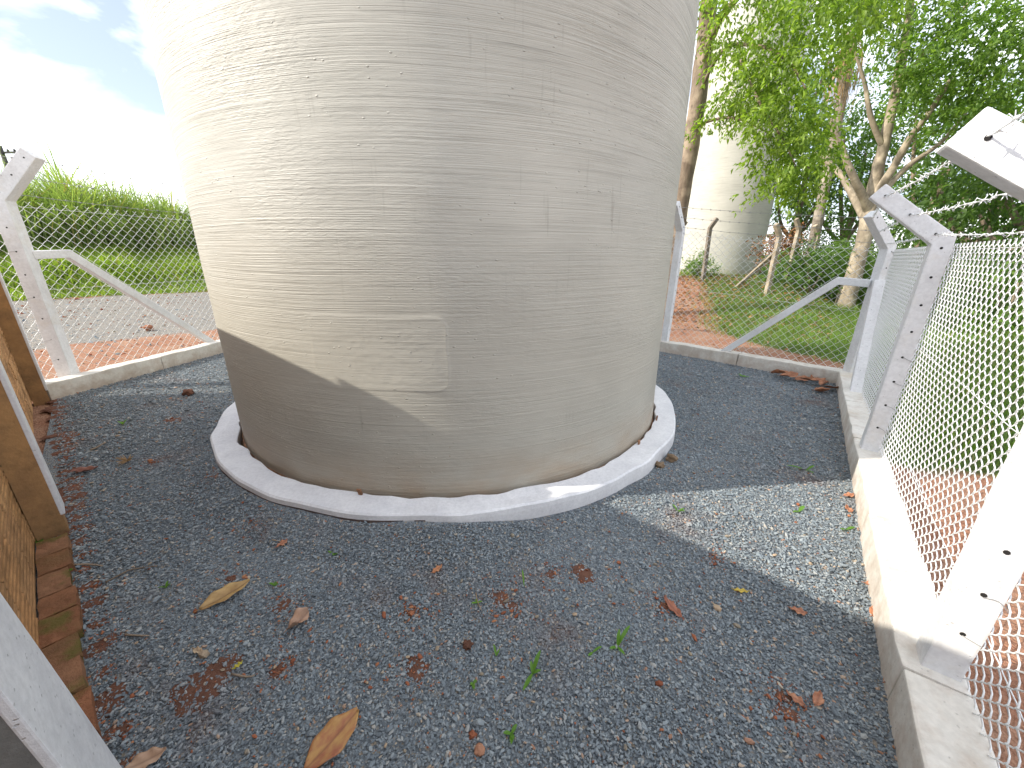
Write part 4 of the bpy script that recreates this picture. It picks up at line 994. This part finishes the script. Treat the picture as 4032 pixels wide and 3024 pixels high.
for lab, px, D, r, mt, lf in shr:
    g_ = groundat(px, 620, D); o = empty('shrub', g_); tag(o, lab, 'shrub', 'shrubs under the trees')
    limbs('stem', [([g_, g_ + Vector((random.uniform(-.4, .4) * r, random.uniform(-.3, .3), r * 1.0))], [.03, .01]) for _ in range(4)], M['bark'], o, 5)
    hz = 1.6 if mt == 'litter' else .75
    crown('foliage', [(g_ + Vector((ox * r, 0, r * hz + oz * r)), r * .75, 1) for ox, oz in ((0, 0), (-.8, -.15), (.8, -.1), (.2, .5))], M[mt], lf, o, 34, 13, .2)
for tr in list(bpy.data.objects):
    if tr.type == 'EMPTY' and tr.get('category') in ('tree', 'shrub'): reparent(tr)

# ------------------------------------------------------------------ small things on the gravel
def dry_leaf(px, py, L, Wd, rz, label, c0, c1, fold=.25, curl=.2, twist=.0, group=None, name='fallen_leaf', tilt=0.0, z=.016):
    if L < .16: L, Wd = L * 1.42, Wd * 1.3
    m, t, b, l = new_mat(name + '_skin'); g_ = objco(t)
    cc = ramp(t, noise(t, scaled(t, g_, (14, 30, 14)), 1.0, 5, .6), [(.35, c0), (.65, c1)])
    uvn = N(t, 'ShaderNodeSeparateXYZ'); l(g_, uvn.inputs[0])
    vein = ramp(t, math_(t, 'ABSOLUTE', uvn.outputs[1]), [(0.0, 1.0), (.006, 0.0)])
    l(mixc(t, math_(t, 'MULTIPLY', vein, .6), cc, tuple(x * .5 for x in c0)), b.inputs['Base Color']); b.inputs['Roughness'].default_value = .55
    nu, nv = 14, 8; V, F = [], []
    for i in range(nu + 1):
        u = i / nu; hw = Wd * .5 * (math.sin(math.pi * min(1, u * .96 + .02)) ** .75) * (1 - .25 * (u - .5))
        for j in range(nv + 1):
            v = j / nv * 2 - 1; yy = v * hw
            zz = fold * abs(yy) * (1.1 if v > 0 else .8) + curl * L * (u - .45) ** 2 + .006 * math.sin(u * 17 + v * 3) * abs(v) + twist * yy * (u - .5) * 4
            V.append(((u - .5) * L, yy * (1 - .12 * fold), zz + random.uniform(-.0006, .0006)))
    for i in range(nu):
        for j in range(nv): q = i * (nv + 1) + j; F.append((q, q + nv + 1, q + nv + 2, q + 1))
    me = mesh(name, V, F, m, True); p = gp(px, py); o = link(name, me); o.location = (p.x, p.y, z); o.rotation_euler = (tilt, 0, rz)
    md = o.modifiers.new('thickness', 'SOLIDIFY'); md.thickness = .0012
    sV, sF = [], []; tube(sV, sF, [(-.5 * L, 0, curl * L * .2), (-.62 * L, .004, .004)], [.0022, .0016], 6)
    link('stalk', mesh('stalk', sV, sF, m, True), o)
    tag(o, label, 'leaf', group); return o
tan0, tan1 = (.30, .17, .06), (.50, .33, .13); red0, red1 = (.30, .09, .045), (.46, .26, .08); br0, br1 = (.33, .20, .13), (.48, .30, .20)
dry_leaf(490, 1292, .155, .062, R(52), 'curled tan leaf, left of the others on the gravel', tan0, tan1, .75, .25, tilt=.25)
dry_leaf(646, 1350, .078, .055, R(60), 'small crumpled pinkish brown leaf between the two big leaves', br0, br1, .9, .6, .8)
dry_leaf(722, 1603, .150, .092, R(58), 'large red and yellow leaf at the bottom edge', red0, red1, .22, .18, .1)
dry_leaf(1896, 1330, .075, .055, R(20), 'orange brown leaf against the right kerb beam', (.40, .15, .07), (.48, .22, .11), .3, .3)
dry_leaf(1452, 1318, .09, .035, R(110), 'narrow red brown leaf near the sunlit patch edge', (.26, .09, .05), (.36, .14, .08), .3, .3)
dry_leaf(945, 1234, .05, .025, R(50), 'little orange leaf chip ahead of the ring', (.42, .16, .07), (.50, .24, .11), .2, .2)
dry_leaf(1600, 1281, .055, .018, R(-10), 'thin yellow leaf in the sunlit wedge', (.50, .36, .05), (.60, .45, .08), .3, .2)
dry_leaf(516, 1442, .026, .013, R(60), 'tiny yellow leaf beyond the soil patch', (.55, .48, .05), (.65, .55, .08), .2, .2)
dry_leaf(185, 1022, .13, .05, R(15), 'dull red curled leaf near the wall pier', (.22, .09, .07), (.33, .17, .13), .8, .5)
dry_leaf(430, 1412, .04, .02, R(-15), 'cream curled leaf scrap left of the soil patch', (.45, .32, .20), (.55, .42, .28), .5, .5)
dry_leaf(318, 1650, .08, .05, R(30), 'pale brown leaf at the bottom left corner', (.36, .22, .14), (.46, .30, .20), .3, .3)
for (px, py), L_, rz, lb in [((1832, 1075), .06, 10, 'orange leaf scrap at the far end of the sunlit kerb'), ((1832, 1104), .055, 70, 'red brown leaf scrap halfway along the sunlit kerb'), ((1885, 1270), .06, -20, 'brick red leaf beside the kerb shadow edge'), ((1925, 1476), .06, 15, 'dark red leaf at the kerb foot below the nearest post'),
                             ((1765, 1517), .05, 40, 'small red leaf over the brown dust on the right'), ((1722, 1326), .05, -30, 'amber leaf chip in the shade right of the yellow leaf'), ((1715, 1515), .045, 130, 'cream stalk-like leaf scrap on the right'), ((610, 1180), .05, 60, 'rust leaf scrap ahead of the ring on the left')]:
    dry_leaf(px, py, L_, L_ * .6, R(rz), lb, (.34, .13, .07), (.46, .22, .12), .4, .4, .3)
lab = ['orange brown leaf lying first in the corner heap', 'large dark brown leaf across the corner heap', 'upturned leaf in the middle of the corner heap', 'curled brown leaf under the far kerb beam',
       'reddish leaf at the kerb corner end of the heap', 'broken brown leaf lying in front of the heap', 'folded brown leaf on top of the corner heap', 'small leaf on the left end of the corner heap']
for i, (px, py) in enumerate([(1700, 822), (1732, 825), (1752, 832), (1778, 838), (1798, 846), (1775, 850), (1757, 822), (1682, 815)]):
    dry_leaf(px, py, random.uniform(.2, .3), random.uniform(.09, .13), random.uniform(-.9, .9), lab[i], (.20, .075, .035), (.38, .16, .075), random.uniform(.4, .9), random.uniform(.2, .6), random.uniform(-.5, .5), 'dry leaves heaped in the corner', z=.02 + random.uniform(0, .05), tilt=random.uniform(-.5, .5))
def seedling(px, py, blades_, label, name='seedling', cat='seedling'):
    p = gp(px, py); o = empty(name, (p.x, p.y, 0)); tag(o, label, cat, 'weeds sprouting in the gravel')
    for az, ln, wd, up in blades_:
        ln, wd = ln * 1.25, wd * 1.2
        a = R(az); d = Vector((math.cos(a), math.sin(a), 0)); s = Vector((-d.y, d.x, 0)); V, F = [], []; n = 7
        for i in range(n + 1):
            t = i / n; c = d * (ln * t * (1 - up * .55)) + Vector((0, 0, .008 + ln * up * (t - .45 * t * t))); hw = wd * .5 * math.sin(math.pi * (t * .9 + .07)) ** .7
            V += [c - s * hw + Vector((0, 0, hw * .3)), c, c + s * hw + Vector((0, 0, hw * .3))]
        for i in range(n):
            for j in range(2): q = i * 3 + j; F.append((q, q + 1, q + 4, q + 3))
        link('leaf_blade', mesh('leaf_blade', V, F, M['seedling'], True), o)
gr = lambda n, ln, wd, up: [(random.uniform(0, 360), ln * random.uniform(.5, 1.1), wd, up * random.uniform(.7, 1.1)) for _ in range(n)]
seedling(692, 1112, [(80, .16, .009, .95), (20, .15, .008, .8), (150, .08, .009, .7), (60, .10, .01, .9), (110, .09, .009, .9)], 'grass tuft with two long blades against the white ring', 'grass_tuft', 'grass tuft')
seedling(797, 1172, [(20, .045, .028, .3), (140, .045, .028, .3), (265, .05, .028, .25)], 'three-leaved green seedling ahead of the ring')
seedling(1150, 1458, [(60, .10, .015, .75), (240, .075, .014, .2), (100, .05, .012, .8), (10, .04, .012, .5)], 'grass seedling with forked blades, nearest the middle')
seedling(1333, 1400, [(40, .12, .014, .75), (70, .08, .013, .9), (200, .04, .012, .3), (300, .04, .012, .2)], 'tallest grass seedling, right of the middle')
seedling(1280, 1412, [(20, .05, .01, .5), (220, .03, .01, .3)], 'short blade left of the tallest seedling')
seedling(1132, 1268, [(100, .09, .008, .9)], 'lone upright grass blade in mid gravel', 'seedling', 'grass blade')
seedling(722, 1202, gr(4, .05, .01, .6), 'small sprout below the three-leaved seedling')
seedling(360, 1272, gr(4, .05, .009, .8), 'little sprout near the wall twig')
seedling(595, 1268, gr(3, .04, .011, .6), 'small sprout beyond the curled tan leaf')
seedling(1742, 1018, [(170, .15, .02, .3), (20, .09, .018, .5), (280, .06, .016, .3)], 'bright broad sprout inside the tank shadow edge')
seedling(1725, 1107, [(30, .07, .02, .5), (200, .06, .018, .3)], 'bright sprout in the sunlit wedge')
seedling(1463, 1108, gr(5, .07, .012, .9), 'feathery sprout at the sunlit wedge tip')
seedling(1828, 1146, [(10, .06, .016, .3), (190, .05, .014, .3)], 'flat sprout near the right kerb in sunlight')
seedling(1030, 1305, gr(3, .03, .01, .5), 'tiny sprout right of the soil bare spot')
seedling(1072, 1420, [(110, .05, .009, .7), (60, .03, .008, .5)], 'short sprout right of the red clod')
seedling(266, 918, gr(4, .08, .014, .8), 'sprout far left before the leaning brace')
seedling(1022, 1480, gr(3, .025, .012, .4), 'clover-like sprout ahead of the forked seedling')
seedling(1105, 1588, gr(4, .04, .012, .6), 'sprout close to the bottom edge')
seedling(1605, 815, gr(5, .09, .03, .4), 'leafy sprout by the far beam')
seedling(84, 1171, gr(4, .06, .03, .4), 'green sprout at the wall foot by the pier')
seedling(128, 1248, gr(4, .05, .03, .3), 'round-leaved sprout on the brick footing')
def twig(px, pts, r, label, mat='bark', name='twig'):
    base = gp(*px); V, F = [], []; P = [gp(a, b, .014) - Vector((base.x, base.y, 0)) for a, b in pts]; c = catmull(P, 3); tube(V, F, c, lerp_list([r, r * .6], len(c)), 6, .1)
    o = link(name, mesh(name, V, F, M[mat], True)); o.location = (base.x, base.y, 0); tag(o, label, 'twig', 'twigs on the gravel')
twig((210, 965), [(195, 972), (210, 966), (228, 955)], .010, 'short dark twig near the wall pier')
twig((270, 1235), [(228, 1258), (262, 1240), (285, 1230), (340, 1222)], .005, 'long forked twig near the footing')
twig((190, 1218), [(160, 1220), (190, 1219), (222, 1222)], .006, 'straight twig touching the brick footing')
twig((610, 1176), [(588, 1166), (605, 1170), (620, 1184)], .0035, 'thin pale curved twig ahead of the ring', 'frond')
twig((830, 1128), [(785, 1131), (810, 1128), (840, 1130), (865, 1133)], .005, 'orange root fibre along the ring foot', 'frond')
twig((300, 1374), [(270, 1370), (285, 1372), (322, 1373)], .005, 'dark twig left of the crumpled leaf')
twig((535, 1460), [(500, 1456), (535, 1462), (550, 1458)], .005, 'dark twig over the bare soil')
twig((1040, 1350), [(1028, 1280), (1032, 1300), (1040, 1318)], .002, 'straw fibre above the red clod', 'frond')
p = gp(277, 1000); o = empty('dry_seed_head', (p.x, p.y, 0)); tag(o, 'spiky dry brown seed head left of the tank', 'seed head')
for q in range(16):
    a = random.uniform(0, 6.28); e = random.uniform(.1, 1.2); V, F = [], []; d = Vector((math.cos(a) * math.cos(e), math.sin(a) * math.cos(e), math.sin(e) * .7)); tube(V, F, [(0, 0, .02), Vector((0, 0, .02)) + d * random.uniform(.05, .09)], [.006, .002], 5)
    link('spike', mesh('spike', V, F, M['frond'], True), o)
p = gp(941, 1153); o = empty('dry_flower', (p.x, p.y, 0)); tag(o, 'small orange star-shaped dry flower ahead of the ring', 'dry flower')
for q in range(11):
    a = q / 11 * 6.28; V, F = [], []; tube(V, F, [(0, 0, .012), (math.cos(a) * .03, math.sin(a) * .03, .016 + random.uniform(-.004, .01))], [.004, .0015], 5); link('petal', mesh('petal', V, F, M['frond'], True), o)
p = gp(890, 1142); V, F = [], []
tube(V, F, [(-.035, .01, .012), (-.02, .014, .016), (-.012, .004, .014), (.0, 0, .014), (.03, -.004, .013)], [.006, .007, .006, .005, .005], 8)
o = link('plastic_clip', mesh('plastic_clip', V, F, M['white_plastic'], True)); o.location = (p.x, p.y, .004); tag(o, 'small white plastic clip on red soil by the ring', 'clip')
def lump(px, py, r, mat, name, label, cat, rough=.22):
    bm = bmesh.new(); bmesh.ops.create_icosphere(bm, subdivisions=3, radius=r)
    from mathutils import noise as mn
    sd = random.uniform(0, 50)
    for v in bm.verts:
        d = v.co.normalized(); k = 1 + rough * mn.noise(d * 1.8 + Vector((sd, 0, 0))) * 1.6 + rough * .8 * mn.noise(d * 5 + Vector((0, sd, 0))); v.co = Vector((d.x, d.y, d.z * .75)) * r * k
    o = link(name, bm_mesh(name, bm, mat, True)); p = gp(px, py); o.location = (p.x, p.y, r * .5); tag(o, label, cat); return o
lump(1010, 1396, .021, M['soil'], 'soil_clod', 'dark red clod of earth near the middle', 'clod', .4)
lump(1036, 1624, .019, simple('orange_stone', (.40, .20, .12), .9, 0, .2, 40), 'orange_stone', 'orange stone close to the bottom edge', 'stone', .2)
lump(1020, 1590, .014, M['crumb'], 'soil_clod', 'smaller crumbly red clod beyond the orange stone', 'clod', .5)
lump(408, 853, .055, M['soil'], 'soil_clod', 'dark red clod before the left beam', 'clod', .35)
lump(322, 712, .085, simple('red_lump', (.30, .12, .06), .95, 0, .3, 20), 'soil_clod', 'large orange red lump in the yard beyond the left fence', 'clod', .3)
lump(1450, 995, .045, M['mortar'], 'mortar_lump', 'brown mortar lump beside the ring on the right', 'mortar lump', .4)
lump(1425, 1008, .035, M['mortar'], 'mortar_lump', 'smaller mortar lump against the ring on the right', 'mortar lump', .4)
